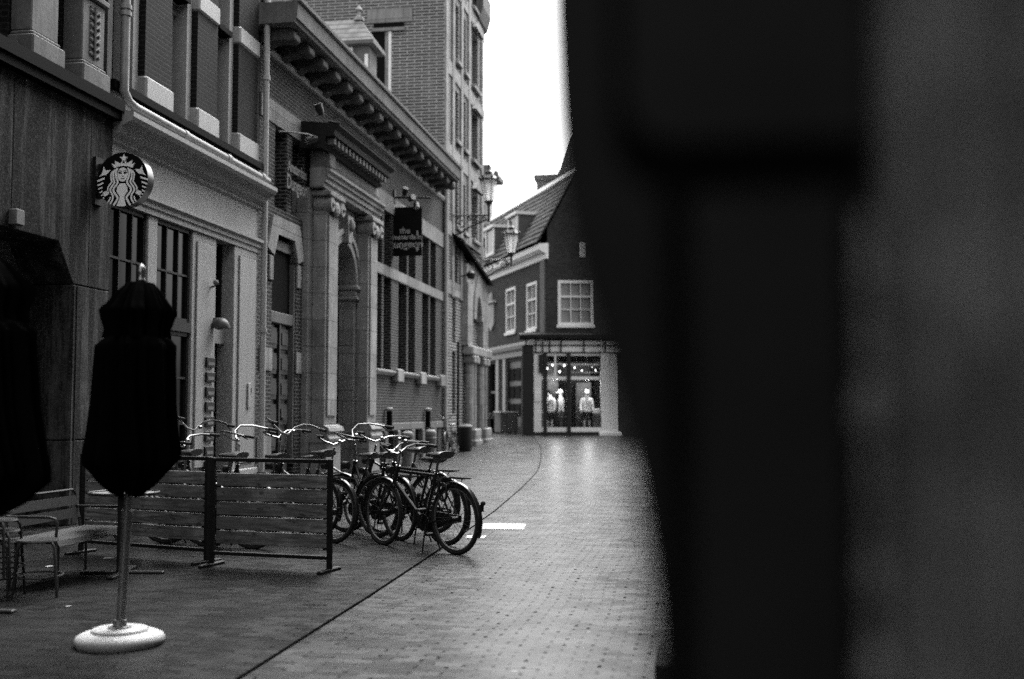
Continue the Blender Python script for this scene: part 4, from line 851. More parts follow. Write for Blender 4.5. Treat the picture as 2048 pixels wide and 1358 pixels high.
# ================================================================= signs
def emblem():
    y = 14.36; c = (-7.665, 4.66); r = .375
    t = thing("round_sign", "round black sign with a white crowned siren emblem on the concrete wall", "sign", (-8.1, 14.45, 4.66))
    T2 = lambda a, d, z: (c[0] + a, y - d, c[1] + z)
    def disc(mb, rr, d0, d1, n=64): mb.prism([(rr * math.cos(2 * math.pi * k / n), rr * math.sin(2 * math.pi * k / n)) for k in range(n)], d0, d1)
    mb = MB(T2); disc(mb, r, -.17, 0); mb.build("drum", 'rim', t, True)
    mb = MB(T2); disc(mb, r * .97, .0005, .004); f = mb.build("face", 'sign_black', t)
    mb = MB(); mb.box(-8.1, -8.05, y - .01, y + .2, 4.33, 4.99); mb.box(-8.05, -7.9, y + .06, y + .12, 4.82, 4.9); mb.box(-8.05, -7.9, y + .06, y + .12, 4.42, 4.5); mb.build("bracket", 'black_metal', t)
    S = lambda p: ((p[0] - 650) / 560 * r, (692 - p[1]) / 582 * r); Mi = lambda P: [(1316 - x, z) for x, z in P]
    W = MB(T2); K = MB(T2)
    def poly(P, mb=W, d=.008): mb.prism([S(p) for p in P], .0041, d)
    def stroke(P, w):
        for k in range(len(P) - 1): pass
        n = len(P); Lp, Rp = [], []
        for i in range(n):
            a, b = P[max(i - 1, 0)], P[min(i + 1, n - 1)]; dx, dz = b[0] - a[0], b[1] - a[1]; l = math.hypot(dx, dz) or 1; ww = w * (.35 if i in (0,) else 1) / 2
            Lp.append((P[i][0] - dz / l * ww, P[i][1] + dx / l * ww)); Rp.append((P[i][0] + dz / l * ww, P[i][1] - dx / l * ww))
        for i in range(n - 1): poly([Lp[i], Lp[i + 1], Rp[i + 1], Rp[i]])
    def smooth(P, n=4):
        out = []
        for i in range(len(P) - 1):
            p0, p1, p2, p3 = P[max(i - 1, 0)], P[i], P[i + 1], P[min(i + 2, len(P) - 1)]
            for k in range(n):
                u = k / n; out.append(tuple(.5 * (2 * p1[j] + (p2[j] - p0[j]) * u + (2 * p0[j] - 5 * p1[j] + 4 * p2[j] - p3[j]) * u * u + (3 * p1[j] - p0[j] - 3 * p2[j] + p3[j]) * u ** 3) for j in (0, 1)))
        return out + [P[-1]]
    poly([(678 + (95 if k % 2 == 0 else 40) * math.sin(k * math.pi / 5), 245 - (95 if k % 2 == 0 else 40) * math.cos(k * math.pi / 5)) for k in range(10)])
    poly([(610, 355), (640, 270), (660, 320), (640, 352)]); poly([(740, 355), (712, 270), (695, 320), (712, 352)])
    poly([(475, 450), (415, 345), (495, 375), (480, 290), (590, 345), (640, 352), (712, 352), (770, 345), (870, 290), (850, 375), (925, 345), (870, 450), (780, 420), (670, 406), (560, 420)])
    poly([(660 + 112 * math.cos(2 * math.pi * k / 24), 590 + (155 if math.sin(2 * math.pi * k / 24) > 0 else 150) * math.sin(2 * math.pi * k / 24)) for k in range(24)])
    for s in (lambda P: P, Mi):
        stroke(s(smooth([(548, 450), (512, 530), (520, 640), (555, 740), (530, 810), (475, 880), (470, 950), (535, 1040), (560, 1100), (520, 1180), (475, 1250)])), 40)
        stroke(s(smooth([(500, 478), (455, 560), (462, 680), (482, 760), (405, 880), (402, 945), (450, 1030), (455, 1110), (400, 1215)])), 34)
        stroke(s(smooth([(445, 508), (405, 590), (415, 700), (425, 745), (345, 865), (345, 955)])), 28); stroke(s(smooth([(402, 1060), (380, 1130), (345, 1185)])), 26)
        poly(s([(240, 410), (280, 490), (395, 485), (300, 588), (235, 590), (148, 627), (200, 560), (225, 500)]))
        for P in ([(100, 700), (270, 640), (265, 682), (112, 735)], [(110, 795), (240, 740), (238, 778), (122, 825)], [(128, 880), (225, 838), (225, 872), (142, 900)], [(160, 960), (225, 922), (228, 950), (172, 978)], [(235, 970), (340, 920), (375, 1000), (270, 1055)], [(195, 1020), (240, 1000), (245, 1025), (205, 1040)], [(240, 1075), (265, 1065), (272, 1090), (248, 1100)]): poly(s(P))
    poly([(605, 780), (715, 780), (770, 880), (775, 950), (705, 1060), (712, 1120), (748, 1262), (650, 1274), (535, 1262), (600, 1120), (608, 1060), (532, 950), (545, 870)])
    W.build("emblem", 'sign_white', f)
    for s in (lambda P: P, lambda P: [(1322 - x, z) for x, z in P]):
        poly(s([(560, 545), (600, 535), (645, 555), (640, 575), (590, 575)]), K, .0105); poly(s([(560, 515), (600, 500), (650, 520), (648, 532), (600, 515)]), K, .0105)
    poly([(640, 620), (690, 620), (680, 640), (650, 640)], K, .0105); poly([(622, 668), (660, 676), (705, 668), (690, 692), (635, 692)], K, .0105)
    K.build("emblem_features", 'sign_black', f)
emblem()

hs = thing("hanging_sign", "black hanging sign board with ornate pale lettering outside the brick hall", "sign", (-8.27, 31, 7.52))
mb = MB(); mb.tube([(-8.28, 31, 7.53), (-7.22, 31, 7.5)], .03, 8); mb.box(-8.3, -8.25, 30.9, 31.1, 7.35, 7.75)
for x in (-8.3, -7.6): mb.tube([(x, 31, 7.52), (x, 31, 7.24)], .012, 5)
mb.build("sign_arm", 'iron', hs)
mb = MB(); mb.cbox(-8.46, -7.47, 30.975, 31.025, 5.86, 7.25, .006); bd = mb.build("board", 'sign_black', hs)
for txt, size, z, sh in (("the", .24, 6.50, 0), ("Amsterdam", .205, 6.33, 0), ("Dungeon", .285, 6.10, 0)):
    text_mb(txt, size, .008, lambda a, d, z_, z=z: (-7.965 + a, 30.970 + d, z + z_), bold=.004).build("lettering", 'letter', bd)
mb = MB()
for px_, pz in ((-8.36, 6.36), (-7.6, 6.36)): mb.prism([(px_ - .03, pz), (px_ + .03, pz), (px_ + .02, pz + .2), (px_ - .02, pz + .22)], 30.966, 30.972)
mb.prism([(-8.1, 6.06), (-7.83, 6.06), (-7.93, 6.13), (-8.0, 6.13)], 30.966, 30.972); mb.prism([(-8.42, 5.98), (-8.3, 6.05), (-8.26, 6.14), (-8.38, 6.10)], 30.966, 30.972); mb.prism([(-7.62, 5.98), (-7.56, 6.02), (-7.55, 6.16), (-7.66, 6.14)], 30.966, 30.972); mb.build("ornament", 'letter', bd)
def spot(x, y, z, ax, label, grp):
    t = thing("spotlight", label, "spotlight", (x, y, z), 0, grp); a = Vector(ax).normalized(); p = Vector((x, y, z)); mb = MB()
    mb.tube([tuple(p), tuple(p + a * .06), tuple(p + a * .2), tuple(p + a * .24)], [.05, .075, .09, .1], 10); mb.build("housing", 'iron', t, True)
    mb = MB(); mb.tube([tuple(p + a * .241), tuple(p + a * .25)], [.085, .08], 10); mb.build("lens", 'lamp_glass', t)
spot(-8.0, 31, 7.58, (.2, -.3, .5), "small spotlight on the sign arm, nearest the wall, tilted up", "spotlights on the hanging sign arm")
spot(-7.85, 31, 7.44, (.5, -.5, .2), "small spotlight in the middle of the sign arm above the black board", "spotlights on the hanging sign arm")
spot(-7.66, 31, 7.40, (.1, -.2, -.4), "small spotlight hanging at the outer part of the sign arm", "spotlights on the hanging sign arm")
spot(-7.75, 23.0, 7.80, (-.2, -.2, .6), "spotlight standing on the portal cornice pointing upward", "spotlights on the portal cornice")
spot(-7.85, 23.0, 7.3, (-.5, -.4, -.2), "spotlight below the portal cornice end with a cable to the wall", "spotlights on the portal cornice")
mb = MB(); mb.tube([(-8.3, 21.9, 7.2), (-8.1, 22.3, 7.27), (-7.95, 22.7, 7.32), (-7.85, 23.0, 7.33)], .018, 6); tag(mb.build("cable", 'iron'), "black cable looping from the brick recess to the portal spotlight", "cable")
cs2 = thing("letter_sign", "dark cut-out metal lettering fixed across the brick recesses beside the portal", "sign", (-8.2, 22.3, 6.2))
mb = MB(); mb.box(-8.3, -8.14, 22.5, 22.56, 6.1, 6.15); mb.build("fixing", 'iron', cs2)
for txt, size, z in (("Amsterdam", .30, 6.42), ("Dungeon", .42, 6.05)):
    text_mb(txt, size, .02, lambda a, d, z_, z=z: (-8.12 + d, 22.55 + a * .8, z + z_), bold=.006).build("lettering", 'lead', cs2)

# ================================================================= TERRACE: parasols, tables, bench, stools, screens
def parasol(x, y, label, tilt, base, rz=0, top=2.345, zs=1.0, rs=1.0):
    t = thing("parasol", label, "parasol", (x, y, 0), rz, "closed black parasols on the terrace")
    X = lambda z: (x + tilt[0] * z / 2.4, y + tilt[1] * z / 2.4)
    mb = MB()
    if base == 'white':
        mb.lathe([(.02, .0), (.262, .0), (.278, .02), (.28, .04), (.27, .062), (.235, .08), (.19, .087), (.18, .09), (.175, .103), (.168, .108), (.08, .11), (.02, .11)], (x, y, 0), 48, lambda a, z: 1 + .012 * math.sin(3 * a)); b = mb.build("base", 'base_white', t, True)
        mb = MB(); mb.lathe([(.02, .108), (.075, .11), (.075, .118), (.045, .122), (.04, .16), (.03, .165)], (x, y, 0), 20); mb.build("socket", 'pole_metal', b, True)
    else:
        mb.lathe([(.02, .0), (.2, .0), (.2, .02), (.05, .03), (.04, .2), (.02, .2)], (x, y, 0), 24); mb.build("base", 'black_metal', t, True)
    mb = MB(); mb.tube([X(.1) + (.1,), X(.85) + (.85,)], .031, 14); mb.tube([X(.86) + (.86,), X(top) + (top,)], .024, 14); mb.tube([X(.78) + (.78,), X(.86) + (.86,)], .036, 14); mb.build("pole", 'pole_metal', t, True)
    def canopy(prof, name, n, amp, ph):
        V, F = [], []; seg = 144; rnd = random.Random(ph + int(x * 100))
        ks = [rnd.uniform(.5, 1.4) for _ in range(n)]; wob = [(rnd.uniform(5, 30), rnd.uniform(0, 6.3), rnd.uniform(.005, .018), rnd.uniform(-1.6, 1.6)) for _ in range(9)]
        P2 = []
        for (r0, z0, k0), (r1, z1, k1) in zip(prof, prof[1:]):
            for q in range(4): P2.append((r0 + (r1 - r0) * q / 4, z0 + (z1 - z0) * q / 4, k0 + (k1 - k0) * q / 4))
        P2.append(prof[-1])
        for (r, z, k) in P2:
            r *= rs; z = .97 + (z - .97) * zs if z > .97 else z; cx, cy = X(z)
            for i in range(seg):
                a = 2 * math.pi * i / seg; u = (a * n / (2 * math.pi) + ph * .37) % n; t_ = u % 1; m = (1 - abs(2 * t_ - 1)) ** .55 * ks[int(u)]
                rr = r * (1 + amp * k * (m - .62)) + k * sum(w_ * math.sin(round(f_) * a + p_ + d_ * z) for f_, p_, w_, d_ in wob) * min(1, r * 5)
                hem = max(0, min(1, (1.34 - z) / .15)); V.append((cx + rr * math.cos(a + .25 * (2.4 - z) * k), cy + rr * math.sin(a + .25 * (2.4 - z) * k), z - hem * .05 * (m - .5) + hem * .012 * math.sin(31 * a)))
        for jj in range(len(P2) - 1):
            for i in range(seg): F.append((jj * seg + i, jj * seg + (i + 1) % seg, (jj + 1) * seg + (i + 1) % seg, (jj + 1) * seg + i))
        F.append(tuple(range(seg))); mb = MB(); mb.add(V, F); return mb.build(name, 'cloth', t, True)
    c = canopy([(.2, 1.985, .4), (.24, 1.965, .6), (.272, 1.925, .9), (.272, 1.75, 1), (.272, 1.55, 1.1), (.29, 1.35, 1.2), (.305, 1.24, 1.3), (.305, 1.18, 1.3), (.26, 1.14, 1.3), (.2, 1.07, 1.2), (.13, 1.01, 1), (.06, .98, .4)], "canopy", 8, .13, 3)
    canopy([(.03, 2.345, 0), (.095, 2.335, .3), (.15, 2.28, .5), (.20, 2.21, .6), (.228, 2.165, .9), (.232, 2.15, 1), (.222, 2.10, 1), (.21, 2.03, .8), (.22, 1.97, .8), (.1, 1.96, .5)], "vent_flap", 6, .16, 5)
    mb = MB(); mb.ell([X(top)+(top + dz, r, r) for r, dz in ((.02, .0), (.03, .01), (.02, .03), (.026, .05), (.03, .075), (.02, .10), (.004, .115))], 12); mb.build("finial", 'chrome', t, True)
    mb = MB()
    for k in range(4):
        a = k * 1.7 + .6; mb.tube([X(1.1)[:1] + (X(1.1)[1],) + (1.1,), (X(.95)[0] + .05 * math.cos(a), X(.95)[1] + .05 * math.sin(a), .95)], .008, 5)
    mb.build("ribs", 'black_metal', t)
    return t
parasol(-3.65, 6.93, "closed black parasol with silver ball finial on a round white base", (.10, .0), 'white', rs=.84)
parasol(-3.58, 5.2, "closed black parasol beside the stacked stools, its wide folds hiding the archway", (.02, 0), 'dark', 1.1, 2.3, .97, .98)

def table(x, y, label, rz):
    t = thing("bistro_table", label, "table", (x, y, 0), rz, "round bistro tables on the terrace"); mb = MB()
    mb.tube([(x + .31 * math.cos(2 * math.pi * k / 40), y + .31 * math.sin(2 * math.pi * k / 40), .745) for k in range(40)], .014, 8, True); b = mb.build("rim", 'bench_metal', t, True)
    mb = MB(); mb.lathe([(.01, .735), (.30, .735), (.30, .745), (.01, .745)], (x, y, 0), 40); mb.build("table_top", 'lead', t)
    mb = MB(); mb.cbox(x - .045, x + .045, y - .045, y + .045, .03, .734, .008); mb.build("leg", 'black_metal', t)
    mb = MB(); mb.cbox(x - .38, x + .38, y - .035, y + .035, .0, .03, .008); mb.cbox(x - .035, x + .035, y - .38, y + .38, .002, .0325, .008); mb.build("foot", 'black_metal', t)
table(-5.2, 9.9, "round bistro table with dark square leg between the parasol and the bench", R(12))
table(-5.36, 7.82, "round bistro table behind the left parasol, only its black foot showing", R(8))

def bench():
    x0, x1, y0, y1, h = -5.72, -5.27, 8.95, 10.15, .41
    t = thing("metal_bench", "grey metal bench with slatted back and tube armrests beside the stools", "bench", ((x0 + x1) / 2, (y0 + y1) / 2, 0)); mb = MB()
    mb.loft([[(x0, y, h - .015), (x0, y, h + .01), (x1 - .09, y, h + .005), (x1 - .03, y, h - .005), (x1, y, h - .05), (x1 - .02, y, h - .055), (x1 - .05, y, h - .03), (x1 - .1, y, h - .018)] for y in (y0, y1)]); mb.build("seat", 'bench_metal', t, True)
    mb = MB()
    for z0, z1, dx in ((.5, .585, -.05), (.615, .70, -.075)): mb.loft([[(x0 + dx, y, z0), (x0 + dx + .012, y, z0), (x0 + dx - .012, y, z1), (x0 + dx - .024, y, z1)] for y in (y0 + .03, y1 - .02)])
    mb.build("backrest", 'bench_metal', t)
    mb = MB(); mb.tube([(x0 - .04, y0 + .02, h), (x0 - .1, y0 + .02, .72), (x0 - .105, y0 + .05, .755), (x0 - .105, y1 - .06, .755), (x0 - .1, y1 - .02, .72), (x0 - .04, y1 - .02, h)], .013, 8); mb.build("back_frame", 'bench_metal', t, True)
    for y in (y0 + .03, y1 - .03):
        mb = MB(); mb.tube([(x0 - .07, y, .6), (x1 - .12, y, .60), (x1 - .06, y, .585), (x1 - .045, y, .55), (x1 - .055, y, h)], .013, 8); mb.build("armrest", 'bench_metal', t, True)
        for x in (x0 + .03, x1 - .03): mb = MB(); mb.tube([(x, y, h - .02), (x, y, 0)], .012, 8); mb.build("leg", 'bench_metal', t, True)
bench()
def stool(x, y, z, rz, label):
    t = thing("metal_stool", label, "stool", (x, y, z), rz, "metal stools beside the bench"); mb = MB()
    mb.lathe([(.01, .44), (.165, .44), (.172, .448), (.165, .46), (.13, .455), (.01, .45)], (x, y, z), 28); mb.build("seat", 'bench_metal', t, True)
    for k in range(4):
        a = R(45 + 90 * k); c, s = math.cos(a), math.sin(a); mb = MB(); mb.tube([(x + .1 * c, y + .1 * s, z + .437), (x + .17 * c, y + .17 * s, z + .435), (x + .195 * c, y + .195 * s, z + .40), (x + .235 * c, y + .235 * s, z)], .011, 8); mb.build("leg", 'bench_metal', t, True)
    mb = MB(); mb.tube([(x + .21 * math.cos(2 * math.pi * k / 24), y + .21 * math.sin(2 * math.pi * k / 24), z + .17) for k in range(24)], .008, 6, True); mb.build("brace", 'bench_metal', t, True)
stool(-5.55, 8.5, 0, R(10), "lowest metal stool of the stack beside the bench")
stool(-5.55, 8.5, .085, R(14), "middle metal stool nested in the stack beside the bench")
stool(-5.57, 8.5, .17, R(6), "topmost metal stool of the stack, its round seat catching light")
stool(-5.28, 8.62, 0, R(30), "single metal stool standing in front of the bench end beside the stack")

def screen(A, B, label, flip=1):
    A, B = Vector(A + (0,)), Vector(B + (0,)); L = (B - A).length; an = math.atan2(B.y - A.y, B.x - A.x)
    t = thing("terrace_screen", label, "screen", tuple(A), an, "wooden terrace screens"); O = A
    T = lambda a, d, z: (O.x + a, O.y + d, z)
    for a in (0, L - .045):
        mb = MB(T); mb.cbox(a, a + .045, -.022, .022, .035, 1.05, .004); mb.build("post", 'black_metal', t)
        mb = MB(T); mb.cbox(a - .003, a + .048, -.2, .2, .0, .036, .008); mb.build("foot", 'black_metal', t)
    mb = MB(T); mb.cbox(.046, L - .046, -.02, .02, 1.01, 1.048, .004); mb.build("top_rail", 'black_metal', t)
    mb = MB(T); mb.cbox(.046, L - .046, -.018, .018, .115, .15, .004); mb.build("bottom_rail", 'black_metal', t)
    for a in (.06, L - .10): mb = MB(T); mb.box(a, a + .04, .012, .03, .2, .92); mb.build("batten", 'black_metal', t)
    for k in range(5):
        z = .225 + k * .138; mb = MB(T); mb.cbox(.075, L - .05, -.014, .011, z, z + .124, .004); mb.build("board", 'planks', t)
screen((-4.63, 10.53), (-3.33, 10.30), "wooden terrace screen in black frame directly in front of the bicycles")
screen((-6.4, 11.25), (-4.72, 10.70), "wooden terrace screen in black frame behind the white-based parasol pole")

def litter(x, y, s, rz, label):
    mb = MB(); c, sn = math.cos(rz), math.sin(rz)
    pts = [(-1, -.5, 0), (.9, -.6, .3), (1, .5, .1), (.2, .2, .5), (-.8, .6, .2)]
    q = [(x + s * (a * c - b * sn), y + s * (a * sn + b * c), .008 + s * .5 * h) for a, b, h in pts]; mb.add(q + [(p[0], p[1], p[2] + .004) for p in q], [(0, 1, 2, 3, 4), (9, 8, 7, 6, 5)] + [(i, (i + 1) % 5, 5 + (i + 1) % 5, 5 + i) for i in range(5)])
    o = mb.build("paper_scrap", 'paper'); tag(o, label, "litter", "scraps of litter on the terrace")
litter(-5.85, 10.85, .055, .4, "crumpled white paper scrap lying under the left wooden screen")
litter(-4.72, 8.16, .022, 1.0, "tiny white scrap lying on dark paving in front of the bench")
litter(-6.1, 10.2, .045, 1.2, "pale crumpled scrap lying behind the bench leg")

# ================================================================= bicycles
def bike(x, y, ang, steer, label, kind='flat', z=0, chrome=True, lean=0, sh=1.0, group="bicycles parked in a row by the screens"):
    """rear wheel touches the ground at (x, y); ang = heading, degrees from +Y towards -X"""
    t = thing("bicycle", label, "bicycle", (x, y, z), 0, group); t.rotation_euler = (0, R(lean), R(ang)); rv = random.Random(int(abs(x * 131 + y * 17) * 10)); k_ = 1.05 if ang == 54 else rv.uniform(.99, 1.09); t.scale = (k_,) * 3; lean = lean or rv.uniform(-4, 4); t.rotation_euler[1] = R(lean); sdz = rv.uniform(-.07, .06)
    O = Vector((x, y, z)); T0 = lambda a, d, zz: (O.x + a, O.y + d, O.z + zz)
    HB, HT = Vector((0, .95, .66)), Vector((0, .88, .84)); ax = (HT - HB).normalized(); ms = Matrix.Rotation(R(steer), 4, ax)
    def TS(a, d, zz): v = ms @ (Vector((a, d, zz)) - HB) + HB; return (O.x + v.x, O.y + v.y, O.z + v.z)
    WB = 1.15
    def wheel(cy, T):
        mb = MB(T); r = .335; mb.tube([(0, cy + r * math.cos(2 * math.pi * k / 40), .35 + r * math.sin(2 * math.pi * k / 40)) for k in range(40)], .0195, 10, True); wl = mb.build("wheel", 'rubber', t, True)
        mb = MB(T); r = .305; mb.tube([(0, cy + r * math.cos(2 * math.pi * k / 40), .35 + r * math.sin(2 * math.pi * k / 40)) for k in range(40)], .011, 6, True); mb.build("rim", 'lead', wl, True)
        mb = MB(T)
        for k in range(24): an = 2 * math.pi * k / 24; mb.tube([(.03 * (1 if k % 2 else -1), cy + .03 * math.cos(an + .5), .35 + .03 * math.sin(an + .5)), (0, cy + .3 * math.cos(an), .35 + .3 * math.sin(an))], .0016, 4)
        mb.tube([(-.05, cy, .35), (.05, cy, .35)], .03, 10); mb.build("spokes", 'black_metal', wl)
    wheel(0, T0); wheel(WB, TS)
    def guard(cy, T, a0, a1):
        mb = MB(T); n = 18; V = []; 
        for i in range(n + 1):
            an = R(a0 + (a1 - a0) * i / n)
            for wx, rr in ((-.03, .368), (-.018, .378), (.018, .378), (.03, .368)): V.append((wx, cy + rr * math.cos(an), .35 + rr * math.sin(an)))
        mb.add(V, [(4 * i + k, 4 * i + k + 1, 4 * i + 5 + k, 4 * i + 4 + k) for i in range(n) for k in range(3)]); o = mb.build("mudguard", 'bike_black', t, True); s = o.modifiers.new("thick", 'SOLIDIFY'); s.thickness = .004
        return o
    mgd = guard(0, T0, 60, 205); guard(WB, TS, 5, 130)
    mb = MB(); mb.T = T0; mb.box(-.02, .02, -.40, -.37, .45, .52); mb.ball((0, -.41, .53), .026, 8, 6); mb.build("tail_light", 'rubber', mgd)
    BBk, ST = (0, .46, .29), (0, .27, .80); mb = MB(T0)
    mb.tube([BBk, ST], .018, 8)
    if kind == 'flat': mb.tube([(0, .285, .775), (0, .875, .80)], .017, 8); mb.tube([BBk, tuple(HB + ax * .03)], .02, 8)
    elif kind == 'omafiets': mb.tube([BBk, (0, .62, .36), (0, .78, .50), tuple(HB + ax * .04)], .021, 8); mb.tube([(0, .40, .44), (0, .6, .5), (0, .78, .62), tuple(HT - ax * .02)], .016, 8)
    else: mb.tube([(0, .36, .58), (0, .875, .80)], .017, 8); mb.tube([BBk, tuple(HB + ax * .03)], .02, 8)
    for s in (-1, 1): mb.tube([(s * .02, .46, .29), (s * .055, 0, .35)], .010, 6); mb.tube([(s * .015, .275, .78), (s * .055, 0, .35)], .009, 6)
    mb.tube([tuple(HB - ax * .02), tuple(HT + ax * .02)], .024, 10); mb.build("frame", 'bike_black', t, True)
    mb = MB(TS)
    for s in (-1, 1): mb.tube([tuple(HB - ax * .02 + Vector((s * .045, .01, 0))), (s * .052, .99, .52), (s * .05, WB, .35)], .011, 6)
    mb.tube([tuple(HB - ax * .02 + Vector((-.05, .01, 0))), tuple(HB - ax * .02 + Vector((.05, .01, 0)))], .016, 6); mb.build("fork", 'bike_black', t, True)
    mb = MB(TS); h = 1.06 * sh; mb.tube([tuple(HT), (0, .84, h - .04)], .013, 8)
    if kind == 'flat': bar = [(s, p) for s in (-1, 1) for p in ()]; half = [(0, .90, h - .08), (.06, .93, h - .07), (.15, .93, h - .01), (.22, .86, h + .02), (.27, .72, h + .01), (.29, .62, h)]
    elif kind == 'omafiets': half = [(0, .84, h), (.05, .90, h + .02), (.14, .96, h + .10), (.23, .93, h + .15), (.29, .80, h + .14), (.30, .62, h + .10), (.30, .50, h + .08)]
    else: half = [(0, .87, h), (.1, .92, h + .03), (.22, .92, h + .08), (.29, .80, h + .09), (.31, .62, h + .07)]
    full = [(-a, b, c) for a, b, c in half[::-1]] + half[1:]; mb.tube(full, .012, 8); hb = mb.build("handlebar", 'chrome' if chrome else 'bike_black', t, True)
    for s in (-1, 1):
        p, q_ = Vector(half[-1]), Vector(half[-2]); p.x *= s; q_.x *= s; dd = (p - q_).normalized(); mb = MB(TS); mb.tube([tuple(p - dd * .1), tuple(p + dd * .015)], .018, 8); mb.tube([tuple(p - dd * .12 + Vector((0, .03, 0))), tuple(p - dd * .02 + Vector((s * -.01, .05, -.03)))], .007, 5); mb.build("grip", 'rubber', hb, True)
    mb = MB(TS); mb.ball((.09, .88, h + .05), .03, 8, 6, (1, 1, .7)); mb.build("bell", 'chrome', hb, True)
    mb = MB(TS); mb.tube([(0, .99, .80), (0, 1.06, .805)], [.045, .05], 10); mb.build("headlight", 'bike_black', t, True)
    mb = MB(T0); mb.tube([ST, (0, .235, .94 + sdz)], .013, 8); mb.build("seat_post", 'lead', t, True)
    mb = MB(T0); zs = .955 + sdz
    secs = [(.10, .105, .05, 0), (.13, .118, .055, 0), (.2, .105, .05, -.004), (.28, .055, .04, -.008), (.36, .028, .03, -.008), (.40, .02, .022, -.012)]
    mb.loft([[(wd * math.cos(2 * math.pi * k / 14), yy, zs + dz + .03 + (hh if math.sin(2 * math.pi * k / 14) < 0 else hh * .55) * math.sin(2 * math.pi * k / 14)) for k in range(14)] for yy, wd, hh, dz in secs]); mb.tube([(-.03, .17, zs), (-.03, .3, zs)], .006, 5); mb.tube([(.03, .17, zs), (.03, .3, zs)], .006, 5); mb.build("saddle", 'saddle', t, True)
    mb = MB(T0); mb.tube([(.05, .46, .29), (.055, .53, .15)], .012, 6); mb.tube([(-.05, .46, .29), (-.055, .39, .43)], .012, 6); mb.tube([(-.02, .46, .29), (-.03, .46, .29)], .09, 18); mb.build("crank", 'black_metal', t, True)
    for s, (py, pz) in ((1, (.53, .15)), (-1, (.39, .43))): mb = MB(T0); mb.cbox(s * .06 if s > 0 else -.16, .16 if s > 0 else -.06, py - .035, py + .035, pz - .014, pz + .014, .006); mb.build("pedal", 'rubber', t)
    mb = MB(T0); mb.loft([[(sx, yy, zz) for sx, yy, zz in ((.035, y_, z0), (.055, y_, z0), (.055, y_, z1), (.035, y_, z1))] for y_, z0, z1 in ((-.04, .32, .39), (.2, .27, .40), (.46, .18, .41), (.55, .22, .36))]); mb.build("chain_case", 'bike_black', t, bevel=.006)
    if x < -2.6:
        mb = MB(T0)
        for s in (-1, 1): mb.tube([(s * .06, .05, .72), (s * .06, -.33, .72)], .006, 5); mb.tube([(s * .06, -.2, .72), (s * .055, 0, .37)], .005, 5); mb.tube([(s * .06, .05, .72), (s * .03, .26, .70)], .006, 5)
        mb.tube([(-.06, -.33, .72), (.06, -.33, .72)], .006, 5); mb.tube([(-.06, -.1, .72), (.06, -.1, .72)], .006, 5); mb.tube([(0, .02, .722), (0, -.32, .722)], .006, 5); mb.build("rack", 'bike_black', t, True)
    mb = MB(T0); mb.tube([(-.03, .42, .27), (-.13, .36, .005)], .009, 6); mb.tube([(.03, .42, .27), (.1, .34, .005)], .009, 6); mb.build("kickstand", 'bike_black', t, True)
    mb = MB(T0); mb.tube([(-.05 + .0 * k, .12 + .06 * math.cos(k * .6), .62 + .09 * math.sin(k * .6)) for k in range(11)], .012, 6); mb.build("lock", 'rubber', t, True)
    return t
HD = 50
bike(-2.46, 11.78, 54, -6, "black bicycle with level top tube and chrome handlebar, standing frontmost in the row", 'flat')
bike(-2.74, 12.55, 54, 5, "black bicycle second in the row, its saddle behind the frontmost bicycle's handlebar", 'flat')
bike(-3.36, 12.92, 48, 24, "black step-through bicycle third in the row with dark handlebar grips raised", 'omafiets', sh=1.03)
bike(-3.75, 13.55, 63, -16, "black bicycle fourth in the row, saddle in front of the stone pilaster foot", 'low', sh=1.02)
bike(-4.05, 12.55, 62, -18, "black step-through bicycle behind the wooden screen's end post, with tall chrome bars", 'omafiets', sh=1.12)
bike(-4.45, 13.3, 58, 10, "black bicycle fifth back with straight chrome bars over the screen's top rail", 'low', sh=1.1)
bike(-4.75, 11.9, 74, 12, "black bicycle close behind the middle of the wooden screen, saddle above the boards", 'low', sh=1.0)
bike(-5.15, 12.7, 70, -20, "black step-through bicycle at the left of the row with curled-back chrome handlebar", 'omafiets', sh=1.13)
bike(-3.15, 13.75, 66, -22, "black bicycle half hidden behind the second one, its front wheel toward the pilaster", 'low', sh=.98)
bike(-4.6, 12.62, 64, 22, "black bicycle amid the row with one bar raised behind the screen's right half", 'omafiets', sh=1.08)
bike(-5.35, 12.05, 76, -30, "black bicycle with a low chrome bar just over the left half of the nearer screen", 'flat', sh=1.05)
bike(-5.75, 12.6, 78, 25, "black bicycle leftmost in the row, one chrome bar end sticking up before the shop door", 'omafiets', sh=1.12)
bike(-7.75, 36.9, 178, 8, "dark bicycle leaning by the hall's plinth beyond the stone bollards", 'omafiets', z=gz(36.9), chrome=False, group="bicycles parked along the far walls")
w0 = WT(8.3, .9, 0); bike(w0[0], w0[1], 210, 0, "dark bicycle parked far off before the wing's shop front", 'low', z=GB, chrome=False, group="bicycles parked along the far walls")

